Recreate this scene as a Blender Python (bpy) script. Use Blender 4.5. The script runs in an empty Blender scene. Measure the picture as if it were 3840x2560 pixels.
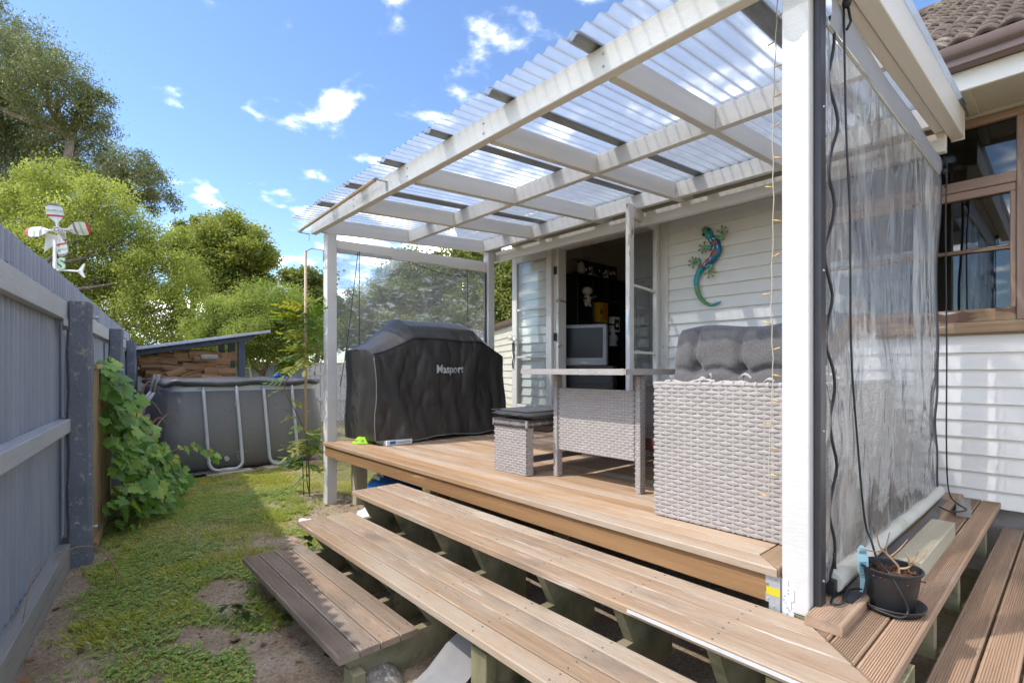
import bpy, bmesh, math, random
import numpy as np
from mathutils import Vector, Matrix
random.seed(7); rng = np.random.default_rng(11)
S = bpy.context.scene; COL = S.collection
# ------------------------------------------------------------ camera, sky, sun, exposure
cd_ = bpy.data.cameras.new('camera'); cam = bpy.data.objects.new('camera', cd_); COL.objects.link(cam)
cam.location = (0, 0, 1.37); cam.rotation_euler = (math.radians(90), 0, math.radians(48.4))
cd_.sensor_width = 36; cd_.lens = 17.786; cd_.shift_y = .0272; cd_.clip_start = .02; cd_.clip_end = 2000
S.camera = cam
SUN_EL = math.radians(52.8); SUN_DIR = Vector((.48, .877, 0)).normalized()   # the way the light travels over the ground
SKY_STRENGTH = .15; SUN_STRENGTH = 2.0; EXPOSURE = .97
S.view_settings.view_transform = 'Standard'; S.view_settings.look = 'None'
S.view_settings.exposure = EXPOSURE; S.view_settings.gamma = 1; S.view_settings.use_curve_mapping = False
S.render.engine = 'CYCLES'; S.cycles.use_denoising = True
S.cycles.max_bounces = 9; S.cycles.transparent_max_bounces = 24; S.cycles.diffuse_bounces = 4
S.cycles.caustics_reflective = False; S.cycles.caustics_refractive = False; S.cycles.sample_clamp_indirect = 6
W = bpy.data.worlds.new('World'); S.world = W; W.use_nodes = True
CLOUD_LO = .47; CLOUD_AT = (57.26, 53.24, 0)  # dense clouds added outside the view to lift shade; clear gap faces camera
def build_world():
    nt = W.node_tree; N = nt.nodes; L = nt.links
    for n in list(N): N.remove(n)
    out = N.new('ShaderNodeOutputWorld'); bg = N.new('ShaderNodeBackground'); bg.inputs['Strength'].default_value = SKY_STRENGTH
    sky = N.new('ShaderNodeTexSky'); sky.sky_type = 'NISHITA'; sky.sun_disc = False
    sky.sun_elevation = SUN_EL; sky.sun_rotation = math.atan2(-SUN_DIR.x, -SUN_DIR.y)
    sky.air_density = 1.0; sky.dust_density = .15; sky.ozone_density = 1.4; sky.altitude = 0
    tc = N.new('ShaderNodeTexCoord'); sep = N.new('ShaderNodeSeparateXYZ'); L.new(tc.outputs['Generated'], sep.inputs[0])
    # direction flattened onto a cloud layer, so that clouds bunch towards the horizon
    dv = N.new('ShaderNodeMath'); dv.operation = 'ADD'; L.new(sep.outputs['Z'], dv.inputs[0]); dv.inputs[1].default_value = .22
    vd = N.new('ShaderNodeVectorMath'); vd.operation = 'DIVIDE'; L.new(tc.outputs['Generated'], vd.inputs[0])
    cb = N.new('ShaderNodeCombineXYZ'); L.new(dv.outputs[0], cb.inputs[0]); L.new(dv.outputs[0], cb.inputs[1]); cb.inputs[2].default_value = 1
    L.new(cb.outputs[0], vd.inputs[1])
    mp = N.new('ShaderNodeMapping'); mp.inputs['Location'].default_value = CLOUD_AT; mp.inputs['Scale'].default_value = (1, 1, .6); L.new(vd.outputs[0], mp.inputs[0])
    no = N.new('ShaderNodeTexNoise'); no.inputs['Scale'].default_value = 6.2; no.inputs['Detail'].default_value = 7; no.inputs['Roughness'].default_value = .52; L.new(mp.outputs[0], no.inputs['Vector'])
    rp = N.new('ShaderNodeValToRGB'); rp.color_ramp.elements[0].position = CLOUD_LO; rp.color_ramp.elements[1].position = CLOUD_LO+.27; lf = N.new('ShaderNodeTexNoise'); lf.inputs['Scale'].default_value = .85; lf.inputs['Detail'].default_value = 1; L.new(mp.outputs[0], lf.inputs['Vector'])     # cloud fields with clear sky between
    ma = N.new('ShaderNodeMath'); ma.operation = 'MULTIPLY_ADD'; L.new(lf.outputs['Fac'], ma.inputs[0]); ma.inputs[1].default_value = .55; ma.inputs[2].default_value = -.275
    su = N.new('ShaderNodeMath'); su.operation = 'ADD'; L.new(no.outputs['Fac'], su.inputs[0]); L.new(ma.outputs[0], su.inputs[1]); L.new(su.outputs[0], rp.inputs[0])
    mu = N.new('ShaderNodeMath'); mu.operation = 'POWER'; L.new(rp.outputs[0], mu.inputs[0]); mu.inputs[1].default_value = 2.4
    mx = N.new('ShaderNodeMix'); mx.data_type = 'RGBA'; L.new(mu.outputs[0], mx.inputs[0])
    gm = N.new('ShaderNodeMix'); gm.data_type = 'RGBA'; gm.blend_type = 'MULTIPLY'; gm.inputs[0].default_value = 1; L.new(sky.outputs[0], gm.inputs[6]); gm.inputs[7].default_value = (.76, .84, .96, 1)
    L.new(gm.outputs[2], mx.inputs[6]); mx.inputs[7].default_value = (36, 33.6, 30, 1)  # cloud colour raised far above the sky to fill the shade
    L.new(mx.outputs[2], bg.inputs[0]); L.new(bg.outputs[0], out.inputs[0])
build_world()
sl = bpy.data.lights.new('sun', 'SUN'); sl.energy = SUN_STRENGTH; sl.angle = math.radians(.53); sl.color = (1, .97, .925)
so = bpy.data.objects.new('sun', sl); COL.objects.link(so)
so.rotation_euler = Vector((SUN_DIR.x*math.cos(SUN_EL), SUN_DIR.y*math.cos(SUN_EL), -math.sin(SUN_EL))).to_track_quat('-Z', 'Y').to_euler()
# ------------------------------------------------------------ helpers
def fbm(x, y, seed=0, octaves=4, scale=1.0):
    """value noise, 0..1, for numpy arrays"""
    r = np.random.default_rng(seed); tab = r.random((64, 64)); v = 0; a = .5; t = 0
    x = np.asarray(x, float)*scale; y = np.asarray(y, float)*scale
    for _ in range(octaves):
        xi = np.floor(x).astype(int); yi = np.floor(y).astype(int); fx = x-xi; fy = y-yi
        fx = fx*fx*(3-2*fx); fy = fy*fy*(3-2*fy)
        g = lambda i, j: tab[i % 64, j % 64]
        v = v + a*((g(xi, yi)*(1-fx)+g(xi+1, yi)*fx)*(1-fy)+(g(xi, yi+1)*(1-fx)+g(xi+1, yi+1)*fx)*fy)
        t += a; a *= .5; x = x*2.03+5.1; y = y*2.03+2.7
    return v/t
def link(name, me, parent=None, mat=None):
    o = bpy.data.objects.new(name, me); COL.objects.link(o)
    if mat is not None and me is not None: me.materials.clear(); me.materials.append(mat)
    if parent is not None: o.parent = parent
    return o
class MB:
    """collects vertices and faces of ONE mesh"""
    def __init__(s): s.v = []; s.f = []
    def add(s, vs, fs):
        n = len(s.v); s.v += [tuple(p) for p in vs]; s.f += [tuple(i+n for i in f) for f in fs]; return s
    def box(s, a, b, m=None):
        x0, y0, z0 = a; x1, y1, z1 = b
        vs = [Vector(p) for p in ((x0,y0,z0),(x1,y0,z0),(x1,y1,z0),(x0,y1,z0),(x0,y0,z1),(x1,y0,z1),(x1,y1,z1),(x0,y1,z1))]
        if m is not None: vs = [m @ p for p in vs]
        return s.add(vs, [(3,2,1,0),(4,5,6,7),(0,1,5,4),(1,2,6,5),(2,3,7,6),(3,0,4,7)])
    def prism(s, poly, fn0, fn1):
        """poly: list of 2D points, counter-clockwise seen from the fn1 end; fn maps a 2D point to 3D"""
        n = len(poly); vs = [fn0(*p) for p in poly]+[fn1(*p) for p in poly]
        fs = [(i, (i+1) % n, n+(i+1) % n, n+i) for i in range(n)]+[tuple(range(n-1, -1, -1)), tuple(range(n, 2*n))]
        return s.add(vs, fs)
    def tube(s, path, r, n=8, cap=True, flat=1.0):
        path = [Vector(p) for p in path]; k = len(path); rs = r if hasattr(r, '__len__') else [r]*k
        vs = []; u = None
        for i, p in enumerate(path):
            t = (path[min(i+1, k-1)]-path[max(i-1, 0)]).normalized()
            if u is None: u = t.orthogonal().normalized()
            u = (u-t*u.dot(t)); u = u.normalized() if u.length > 1e-6 else t.orthogonal().normalized()
            w = t.cross(u)
            for j in range(n):
                a = 2*math.pi*j/n; vs.append(p+(u*math.cos(a)+w*math.sin(a)*flat)*rs[i])
        fs = [(i*n+j, i*n+(j+1) % n, (i+1)*n+(j+1) % n, (i+1)*n+j) for i in range(k-1) for j in range(n)]
        if cap: fs += [tuple(range(n-1, -1, -1)), tuple(range((k-1)*n, k*n))]
        return s.add(vs, fs)
    def lathe(s, prof, c=(0,0,0), n=20, sx=1, sy=1):
        vs = []; k = len(prof)
        for r, z in prof:
            for j in range(n):
                a = 2*math.pi*j/n; vs.append((c[0]+r*math.cos(a)*sx, c[1]+r*math.sin(a)*sy, c[2]+z))
        return s.add(vs, [(i*n+j, i*n+(j+1) % n, (i+1)*n+(j+1) % n, (i+1)*n+j) for i in range(k-1) for j in range(n)])
    def grid(s, P):
        """P: list of rows of points"""
        r = len(P); c = len(P[0]); vs = [p for row in P for p in row]
        return s.add(vs, [(i*c+j, i*c+j+1, (i+1)*c+j+1, (i+1)*c+j) for i in range(r-1) for j in range(c-1)])
    def ball(s, c, r, n=8, m=6, sc=(1,1,1)):
        pr = [(r*math.sin(math.pi*i/m), -r*math.cos(math.pi*i/m)) for i in range(m+1)]
        k = len(s.v); s.lathe(pr, (0,0,0), n)
        s.v[k:] = [(c[0]+p[0]*sc[0], c[1]+p[1]*sc[1], c[2]+p[2]*sc[2]) for p in s.v[k:]]; return s
    def mesh(s, name, smooth=False, bevel=0):
        me = bpy.data.meshes.new(name); me.from_pydata(s.v, [], s.f)
        if bevel:
            bm = bmesh.new(); bm.from_mesh(me); bmesh.ops.remove_doubles(bm, verts=bm.verts, dist=1e-6)
            bmesh.ops.bevel(bm, geom=[e for e in bm.edges if len(e.link_faces) == 2 and e.calc_face_angle(0) > .6], offset=bevel, segments=1, affect='EDGES', profile=.5)
            bm.to_mesh(me); bm.free()
        if smooth: me.shade_smooth() if smooth is True else me.shade_smooth()
        me.update(); return me
    def obj(s, name, mat, parent=None, smooth=False, bevel=0, kind=None):
        me = s.mesh(name, smooth, bevel)
        if smooth == 'auto': me.set_sharp_from_angle(angle=math.radians(38))
        o = link(name, me, parent, mat)
        if kind: o['kind'] = kind
        return o
def fast_mesh(name, V, F, smooth=False):
    """numpy verts (n,3) and faces (m,k)"""
    me = bpy.data.meshes.new(name); n = len(V); m, k = F.shape
    me.vertices.add(n); me.vertices.foreach_set('co', V.astype(np.float32).ravel())
    me.loops.add(m*k); me.loops.foreach_set('vertex_index', F.astype(np.int32).ravel())
    me.polygons.add(m); me.polygons.foreach_set('loop_start', np.arange(0, m*k, k, dtype=np.int32)); me.polygons.foreach_set('loop_total', np.full(m, k, np.int32))
    if smooth: me.polygons.foreach_set('use_smooth', np.ones(m, bool))
    me.update(calc_edges=True); return me
def face_attr(me, name, vals):
    a = me.attributes.new(name, 'FLOAT', 'FACE'); a.data.foreach_set('value', np.asarray(vals, np.float32))
def thing(name, label, cat, loc=(0,0,0), rz=0, group=None):
    o = bpy.data.objects.new(name, None); COL.objects.link(o); o.location = loc; o.rotation_euler = (0,0,rz); o.empty_display_size = .1
    return tag(o, label, cat, group)
def tag(o, label, cat, group=None):
    o['label'] = label; o['category'] = cat
    if group: o['group'] = group
    return o
def struct(o): o['kind'] = 'structure'; return o
def place(o, loc, rot=(0,0,0), sc=None):
    o.location = loc; o.rotation_euler = rot
    if sc is not None: o.scale = sc if hasattr(sc, '__len__') else (sc, sc, sc)
    return o
# ------------------------------------------------------------ materials
def nodes(name):
    m = bpy.data.materials.new(name); m.use_nodes = True; nt = m.node_tree
    for n in list(nt.nodes): nt.nodes.remove(n)
    return m, nt, nt.nodes, nt.links
def rgba(c): return (c[0], c[1], c[2], 1)
def texvec(nt, stretch=(1,1,1), rnd=True, coord='Object'):
    N, L = nt.nodes, nt.links; tc = N.new('ShaderNodeTexCoord'); mp = N.new('ShaderNodeMapping'); mp.inputs['Scale'].default_value = stretch
    if rnd:
        oi = N.new('ShaderNodeObjectInfo'); mu = N.new('ShaderNodeMath'); mu.operation = 'MULTIPLY'; mu.inputs[1].default_value = 37; L.new(oi.outputs['Random'], mu.inputs[0])
        ad = N.new('ShaderNodeVectorMath'); ad.operation = 'ADD'; L.new(tc.outputs[coord], ad.inputs[0]); L.new(mu.outputs[0], ad.inputs[1]); L.new(ad.outputs[0], mp.inputs[0])
    else: L.new(tc.outputs[coord], mp.inputs[0])
    return mp.outputs[0]
def noise(nt, vec, scale, detail=5, rough=.55):
    n = nt.nodes.new('ShaderNodeTexNoise'); n.inputs['Scale'].default_value = scale; n.inputs['Detail'].default_value = detail; n.inputs['Roughness'].default_value = rough
    nt.links.new(vec, n.inputs['Vector']); return n.outputs['Fac']
def ramp(nt, fac, lo, hi, a=(0,0,0), b=(1,1,1)):
    r = nt.nodes.new('ShaderNodeValToRGB'); r.color_ramp.elements[0].position = lo; r.color_ramp.elements[1].position = hi
    r.color_ramp.elements[0].color = rgba(a); r.color_ramp.elements[1].color = rgba(b); nt.links.new(fac, r.inputs[0]); return r.outputs[0]
def mixc(nt, fac, a, b, mode='MIX'):
    m = nt.nodes.new('ShaderNodeMix'); m.data_type = 'RGBA'; m.blend_type = mode
    for sock, v in ((m.inputs[0], fac), (m.inputs[6], a), (m.inputs[7], b)):
        if isinstance(v, (int, float)): sock.default_value = v
        elif isinstance(v, tuple): sock.default_value = rgba(v)
        else: nt.links.new(v, sock)
    return m.outputs[2]
def M(name, c, c2=None, scale=6, lo=.35, hi=.65, stretch=(1,1,1), rough=.6, spots=(), bump=0, bscale=60, bstretch=None, metal=0, spec=.4, rnd=0, rndobj=True, sheen=0, trans=0, coat=0):
    """procedural principled material: base c broken up with c2, spots = [(colour, scale, lo, hi, stretch)], rnd = brightness spread between objects"""
    m, nt, N, L = nodes(name); out = N.new('ShaderNodeOutputMaterial'); b = N.new('ShaderNodeBsdfPrincipled')
    b.inputs['Roughness'].default_value = rough; b.inputs['Metallic'].default_value = metal; b.inputs['Specular IOR Level'].default_value = spec; b.inputs['Coat Weight'].default_value = coat
    b.inputs['Sheen Weight'].default_value = sheen
    vec = texvec(nt, stretch, rndobj); col = tuple(c)
    if c2 is not None: col = mixc(nt, ramp(nt, noise(nt, vec, scale), lo, hi), tuple(c), tuple(c2))
    for sp in spots:
        sv = texvec(nt, sp[4] if len(sp) > 4 else (1,1,1), rndobj); col = mixc(nt, ramp(nt, noise(nt, sv, sp[1], 7, .6), sp[2], sp[3]), col, tuple(sp[0]))
    if rnd:
        oi = N.new('ShaderNodeObjectInfo'); mr = N.new('ShaderNodeMapRange'); mr.inputs[3].default_value = 1-rnd; mr.inputs[4].default_value = 1+rnd; L.new(oi.outputs['Random'], mr.inputs[0])
        hs = N.new('ShaderNodeHueSaturation'); L.new(mr.outputs[0], hs.inputs['Value']); L.new(col, hs.inputs['Color']) if not isinstance(col, tuple) else setattr(hs.inputs['Color'], 'default_value', rgba(col)); col = hs.outputs[0]
    if isinstance(col, tuple): b.inputs['Base Color'].default_value = rgba(col)
    else: L.new(col, b.inputs['Base Color'])
    if bump:
        bp = N.new('ShaderNodeBump'); bp.inputs['Strength'].default_value = bump; bp.inputs['Distance'].default_value = .01
        L.new(noise(nt, texvec(nt, bstretch or stretch, rndobj), bscale, 6, .6), bp.inputs['Height']); L.new(bp.outputs[0], b.inputs['Normal'])
    L.new(b.outputs[0], out.inputs[0]); return m
GR = (.5, 14, 14)   # wood grain: long along local X
m_tread = M('weathered_tread_timber', (.355,.24,.147), (.27,.183,.117), 2.2, .35,.7, (.4,9,9), .88, [((.39,.325,.25), 1.2,.44,.68,(.6,2.2,2.2)), ((.16,.125,.10), 1.6,.52,.76,(.7,2.0,2.0)), ((.58,.53,.47), 8,.62,.74,(.35,8,8)), ((.085,.068,.055), 10,.66,.76,(.3,5,5))], .35, 7, (.5,26,26), rnd=.18)
m_treadgrey = M('greyed_tread_timber', (.315,.225,.155), (.235,.17,.12), 2.2, .35,.7, (.4,9,9), .9, [((.375,.31,.24), 1.4,.46,.70,(.6,2.2,2.2)), ((.125,.10,.085), 1.6,.50,.76,(.7,2.0,2.0)), ((.50,.47,.43), 8,.64,.76,(.35,8,8))], .35, 7, (.5,26,26), rnd=.18)
m_treadside = M('brown_grooved_timber', (.40,.265,.17), (.30,.195,.125), 2.2, .35,.7, (.4,9,9), .85, [((.40,.31,.235), 1.8,.50,.74,(.6,3,3)), ((.13,.085,.06), 1.9,.56,.80,(.7,2.5,2.5)), ((.55,.48,.40), 9,.66,.78,(.35,9,9))], .35, 7, (.5,26,26), rnd=.14)
m_deck = M('stained_deck_timber', (.40,.24,.12), (.31,.175,.085), 1.6,.35,.7, GR, .62, [((.47,.38,.29), 1.1,.42,.68,(.6,2,2)), ((.54,.46,.37), 5,.62,.78,(.5,8,8)), ((.20,.10,.05), 3,.66,.8,(.5,6,6))], .3, 8, (.5,22,22), rnd=.08)
m_fascia = M('fascia_timber', (.38,.215,.095), (.26,.14,.06), 1.4,.35,.65,(.5,9,9), .65, [((.15,.08,.035), 2,.66,.75,(.35,14,14)), ((.56,.40,.22),3,.62,.75,(.6,5,5))], .25, 8,(.5,20,20))
m_bearer = M('treated_bearer_timber', (.30,.25,.15), (.18,.17,.09), 3,.35,.65,(1,2.5,2.5), .85, [((.07,.085,.03), 4,.55,.7,(1,1.5,1.5)), ((.32,.27,.19),5,.63,.75,(1,1,1))], .4, 30)
m_newwood = M('pale_treated_timber', (.50,.45,.33), (.42,.37,.26), 2,.35,.65,(.7,10,10), .75, [((.26,.22,.13),3,.66,.76,(.3,20,20))], .2, 10,(.5,20,20))
m_greywood = M('grey_weathered_timber', (.35,.32,.28), (.22,.20,.175), 3,.3,.7,(.6,10,10), .85, [((.50,.47,.43),4,.58,.72,(.6,6,6))], .4, 10,(.5,20,20), rnd=.12)
m_white = M('white_painted_timber', (.82,.775,.71), (.75,.705,.645), 1.6,.35,.65,(.35,8,8), .42, [((.50,.49,.46), 5,.70,.80,(.4,8,8)), ((.36,.34,.30), 22,.75,.82)], .18, 7,(.5,30,30))
m_whitepost = M('rough_sawn_white_paint', (.70,.67,.63), (.64,.61,.575), 2,.35,.65,(3,1,1), .5, [((.56,.55,.53),7,.70,.80,(2,1,1)), ((.45,.43,.40),26,.74,.79,(3,1,1))], .22, 5,(40,2.5,2.5))
m_board = M('white_weatherboard_paint', (.84,.80,.74), (.78,.74,.685), .9,.3,.7,(.5,3,3), .38, [((.52,.51,.50), 4,.70,.82,(.3,3,3)), ((.42,.41,.38), 30,.76,.82)], .08, 8,(.5,14,14), rnd=.02)
m_peel = M('peeling_white_paint', (.77,.73,.68), (.70,.66,.61), 3,.35,.65,(1,1,.5), .6, [((.27,.20,.14), 4,.62,.66,(3,3,.6)), ((.40,.35,.29),9,.66,.70,(2,2,.5))], .35, 30)
m_doorpaint = M('door_white_paint', (.70,.665,.61), (.62,.585,.535), 2,.35,.65,(1,1,.4), .45, [((.30,.23,.17), 7,.68,.73,(2,2,1))], .15, 30)
m_brown = M('brown_window_paint', (.36,.24,.185), (.285,.185,.14), 3,.35,.65,(.5,4,4), .45, [((.40,.27,.17), 3.2,.60,.64,(.6,4,4)), ((.50,.42,.34),9,.68,.72,(.5,3,3))], .25, 20)
m_brownpeel = M('peeled_sill_timber', (.42,.28,.17), (.30,.19,.11), 3,.35,.65,(.5,8,8), .75, [((.165,.09,.062), 3,.50,.54,(.7,3,3)), ((.62,.58,.52),6,.66,.70,(.6,3,3))], .3, 20)
m_gutter = M('brown_painted_metal', (.150,.098,.080), (.125,.08,.065), 4,.35,.65, rough=.4, spots=[((.30,.25,.22),16,.68,.76)], spec=.5)
m_soffit = M('cream_soffit_paint', (.60,.57,.50), (.52,.49,.43), 2,.35,.65, rough=.6, spots=[((.28,.26,.22),6,.66,.8,(1,2,2))])
m_tile = M('lichen_concrete_tile', (.155,.115,.088), (.10,.075,.058), 7,.3,.7, rough=.95, spots=[((.27,.23,.185), 11,.54,.70), ((.05,.04,.033),16,.58,.72)], bump=1.0, bscale=30, rnd=.22)
m_iron = M('blue_grey_corrugated_iron', (.34,.37,.435), (.265,.29,.35), 2,.3,.7,(2,2,.5), .42, [((.33,.345,.375), 6,.60,.78,(2,2,.6)), ((.07,.075,.09), 3,.66,.8,(2,2,.4)), ((.30,.29,.27),40,.74,.78)], .1, 40, spec=.3)
m_rail = M('blue_grey_painted_rail', (.42,.43,.455), (.50,.505,.51), 2.5,.35,.65,(.7,5,5), .7, [((.42,.40,.37), 4,.60,.74,(.8,4,4)), ((.15,.115,.095),7,.68,.78)], .4, 12,(.6,12,12))
m_kick = M('moss_stained_kickboard', (.29,.285,.28), (.36,.335,.29), 2.5,.35,.65,(.7,5,5), .85, [((.14,.13,.11),5,.56,.8,(.3,4,4)), ((.22,.21,.12),7,.62,.78,(.3,4,4))], .4, 12,(.6,12,12))
m_concpost = M('chipped_painted_concrete', (.185,.20,.235), (.14,.15,.18), 3,.35,.65, rough=.85, spots=[((.34,.32,.28), 16,.58,.66), ((.58,.56,.50), 34,.65,.70), ((.022,.026,.032), 7,.68,.72,(3,3,.5))], bump=.9, bscale=40)
m_naildark = M('dull_steel', (.13,.12,.115), rough=.6, metal=.3)
m_rust = M('rusty_nail_metal', (.16,.055,.028), (.08,.035,.02), 30,.4,.6, rough=.85)
m_galv = M('galvanised_steel', (.62,.63,.64), (.45,.46,.48), 25,.35,.65, rough=.38, metal=.85)
m_steelgrey = M('grey_powder_coated_tube', (.52,.53,.55), (.47,.48,.50), 3, rough=.32, spec=.5)
m_poolside = M('grey_pool_liner', (.215,.205,.20), (.195,.187,.183), 2,.35,.65, rough=.42, spots=[((.125,.127,.133),30,.55,.8)], bump=.06, bscale=8, bstretch=(3,3,.4), spec=.45)
m_poolband = M('pale_pool_band', (.68,.69,.73), (.62,.63,.67), 4, rough=.45)
m_poolcover = M('charcoal_pool_cover', (.065,.065,.068), (.10,.10,.10), 3,.35,.65, rough=.42, bump=.5, bscale=9, spots=[((.16,.15,.14),8,.66,.8)])
m_plasticgrey = M('pale_grey_plastic', (.42,.43,.45), rough=.4)
m_bark = M('grey_brown_bark', (.22,.18,.145), (.12,.095,.075), 5,.3,.7,(2,2,.5), .9, [((.38,.34,.29),6,.58,.7,(1,1,.4))], .6, 20)
m_gumbark = M('smooth_gum_bark', (.42,.35,.28), (.27,.21,.165), 2,.3,.7,(1,1,.4), .8, [((.16,.11,.08),4,.62,.75,(1,1,.3))], .3, 20)
m_log = M('split_firewood', (.50,.29,.14), (.35,.19,.09), 3,.3,.7,(1,6,6), .85, [((.16,.09,.05),5,.58,.72,(1,5,5)), ((.54,.37,.21),4,.62,.75,(1,4,4))], .5, 12,(1,12,12), rnd=.25)
m_rustiron = M('rust_red_corrugated_iron', (.20,.045,.035), (.30,.28,.27), 2,.45,.6,(1,.5,1), .6, [((.13,.06,.035),4,.55,.7)], .1, 20)
m_shedframe = M('dark_blue_grey_timber', (.10,.115,.145), (.075,.085,.11), 3,.35,.65,(1,1,.4), .75, [((.13,.13,.13),9,.68,.78)], .2, 20)
m_shedroof = M('pale_zinc_roof', (.48,.52,.58), (.40,.44,.50), 3, rough=.45, metal=.2)
m_rawwood = M('raw_brown_timber', (.24,.125,.065), (.15,.075,.038), 2,.35,.65,(6,.7,6), .8)
m_wick = M('pale_taupe_wicker', (.46,.41,.375), (.39,.345,.312), 9,.3,.7,(1,1,5), .58, [((.56,.51,.47),14,.56,.72,(1,1,4)), ((.27,.235,.21),20,.68,.80)], .25, 80, spec=.35)
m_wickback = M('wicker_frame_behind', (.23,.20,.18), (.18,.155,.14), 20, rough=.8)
m_cush = M('heather_grey_fabric', (.135,.125,.12), (.09,.083,.08), 190,.38,.62, rough=.92, spots=[((.165,.154,.148),120,.58,.66,(1,1,1))], bump=.25, bscale=260, sheen=.25, spec=.15)
m_cushdark = M('charcoal_fabric', (.075,.073,.073), (.05,.049,.049), 160,.38,.62, rough=.92, bump=.2, bscale=240, sheen=.2, spec=.15)
m_piping = M('dark_piping', (.03,.03,.03), rough=.8)
m_pink = M('dusty_pink_throw', (.40,.155,.16), (.30,.10,.11), 8, rough=.95, bump=.3, bscale=120, sheen=.3)
m_cover = M('black_vinyl_cover', (.030,.026,.0235), (.042,.037,.033), 3,.35,.65, rough=.40, spots=[((.10,.09,.08), 3.4,.52,.90,(1,1,.45)), ((.22,.21,.20),60,.75,.78)], bump=.14, bscale=14, spec=.5)
m_logo = M('silver_grey_print', (.50,.50,.52), rough=.6)
m_logodark = M('logo_outline_print', (.12,.115,.115), rough=.6)
m_lime = M('lime_green_plastic', (.42,.72,.02), (.36,.64,.02), 5, rough=.35)
m_black = M('black_plastic', (.02,.02,.021), (.028,.028,.029), 8, rough=.38)
m_pot = M('scuffed_black_pot', (.026,.025,.026), (.04,.038,.037), 6, rough=.42, spots=[((.16,.15,.14),18,.70,.78,(1,1,.4))], bump=.05)
m_bronze = M('dark_bronze_channel', (.055,.053,.060), (.07,.067,.072), 6, rough=.35, metal=.3)
m_mulch = M('bark_mulch', (.16,.075,.04), (.07,.035,.022), 40,.35,.65, rough=.95, bump=.6, bscale=60)
m_twig = M('dry_twig', (.42,.27,.15), (.30,.18,.09), 30, rough=.85, bump=.3)
m_tagblue = M('pale_blue_plant_tag', (.43,.66,.70), (.40,.62,.66), 5, rough=.5)
m_ink = M('tag_ink', (.10,.19,.21), rough=.6)
m_whiteprint = M('white_print', (.78,.78,.77), rough=.55)
m_dowel = M('tan_dowel', (.56,.41,.26), (.48,.34,.21), 4, .35,.65,(4,4,.6), .5, [((.36,.25,.15),8,.68,.76)])
m_string = M('string_light_wire', (.50,.46,.36), rough=.5)
m_bulb = M('amber_fairy_bulb', (.62,.36,.10), (.68,.45,.17), 40, rough=.3, spec=.5)
m_vinylgrey = M('grey_vinyl_hem', (.42,.42,.45), (.37,.37,.40), 3, rough=.45, bump=.15, bscale=10)
m_rollwhite = M('off_white_roller_hem', (.60,.59,.53), (.52,.51,.44), 4, rough=.5, spots=[((.40,.40,.25),5,.62,.75)], bump=.15, bscale=12)
m_tape = M('yellow_tape', (.62,.52,.03), rough=.5)
m_steelmatte = M('zinc_nail_plate', (.55,.56,.57), (.46,.47,.48), 30, rough=.5, metal=.5)
m_paintplate = M('paint_covered_nail_plate', (.74,.74,.73), rough=.5)
m_alu = M('aluminium_nosing', (.70,.70,.69), (.60,.60,.59), 9, rough=.6, metal=.1)
m_sackblue = M('blue_sack_print', (.012,.17,.52), (.01,.12,.42), 4, rough=.35, bump=.3, bscale=12)
m_sackwhite = M('white_sack_plastic', (.70,.73,.77), (.62,.65,.70), 4, rough=.35, bump=.4, bscale=10)
m_paperlabel = M('grey_felt_scrap', (.27,.255,.245), (.22,.21,.20), 4, rough=.95, bump=.2, bscale=90)
m_rock = M('lichen_rock', (.30,.265,.22), (.18,.155,.125), 6, rough=.95, spots=[((.50,.48,.42),5,.55,.66), ((.15,.16,.05),6,.62,.7)], bump=1, bscale=18)
m_conc = M('concrete_footing', (.33,.29,.255), (.24,.21,.185), 5, rough=.95, bump=.6, bscale=40, spots=[((.12,.14,.06),5,.62,.72)])
m_tarp = M('dusty_black_groundsheet', (.10,.10,.105), (.15,.147,.143), 4,.35,.65, rough=.7, bump=.6, bscale=7)
m_bamboo = M('bamboo_slat', (.40,.275,.15), (.28,.18,.09), 5,.35,.65,(8,8,.7), .7, rnd=.2)
m_stem = M('vine_stem', (.24,.20,.07), (.30,.11,.09), 6, rough=.7)
m_stemw = M('wisteria_stem', (.20,.155,.065), (.13,.10,.05), 6, rough=.75)
m_stake = M('green_stake', (.02,.12,.035), rough=.5)
m_wm = M('chipped_white_paint', (.76,.76,.74), (.68,.68,.66), 6, rough=.5, spots=[((.45,.43,.38),30,.72,.76)])
m_wmred = M('faded_red_paint', (.58,.04,.03), (.48,.10,.08), 30,.4,.7, rough=.6)
m_wmgreen = M('faded_green_paint', (.32,.52,.34), (.55,.64,.54), 40,.4,.7, rough=.6)
m_wmgrey = M('grey_paint', (.20,.20,.21), (.35,.35,.35), 30,.4,.7, rough=.6)
m_room = M('room_wall_paint', (.60,.53,.44), (.54,.475,.39), 2, rough=.8)
m_carpet = M('dark_carpet', (.045,.035,.03), (.03,.025,.02), 60, rough=1)
m_shelf = M('black_laminate', (.018,.017,.018), (.024,.023,.023), 5, rough=.35)
m_tvsilver = M('silver_plastic', (.33,.33,.345), (.29,.29,.305), 4, rough=.4)
m_screen = M('dark_crt_glass', (.018,.02,.02), rough=.35, spec=.35)
m_figwhite = M('white_ceramic', (.72,.70,.66), rough=.4)
m_yellow = M('yellow_card', (.68,.38,.015), (.60,.32,.02), 5, rough=.55)
m_orange = M('orange_card', (.60,.17,.03), rough=.55)
m_cream = M('cream_weatherboard', (.60,.565,.45), (.54,.505,.40), 2, rough=.55)
m_garroof = M('faded_red_brown_roof', (.28,.20,.20), (.235,.17,.17), 3, rough=.55)
m_blue = M('navy_blue_paint', (.018,.045,.14), (.014,.035,.11), 5, rough=.45)
m_bluerefl = M('blue_reflection_colour', (.05,.17,.36), (.04,.14,.30), 3, rough=.85)
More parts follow.
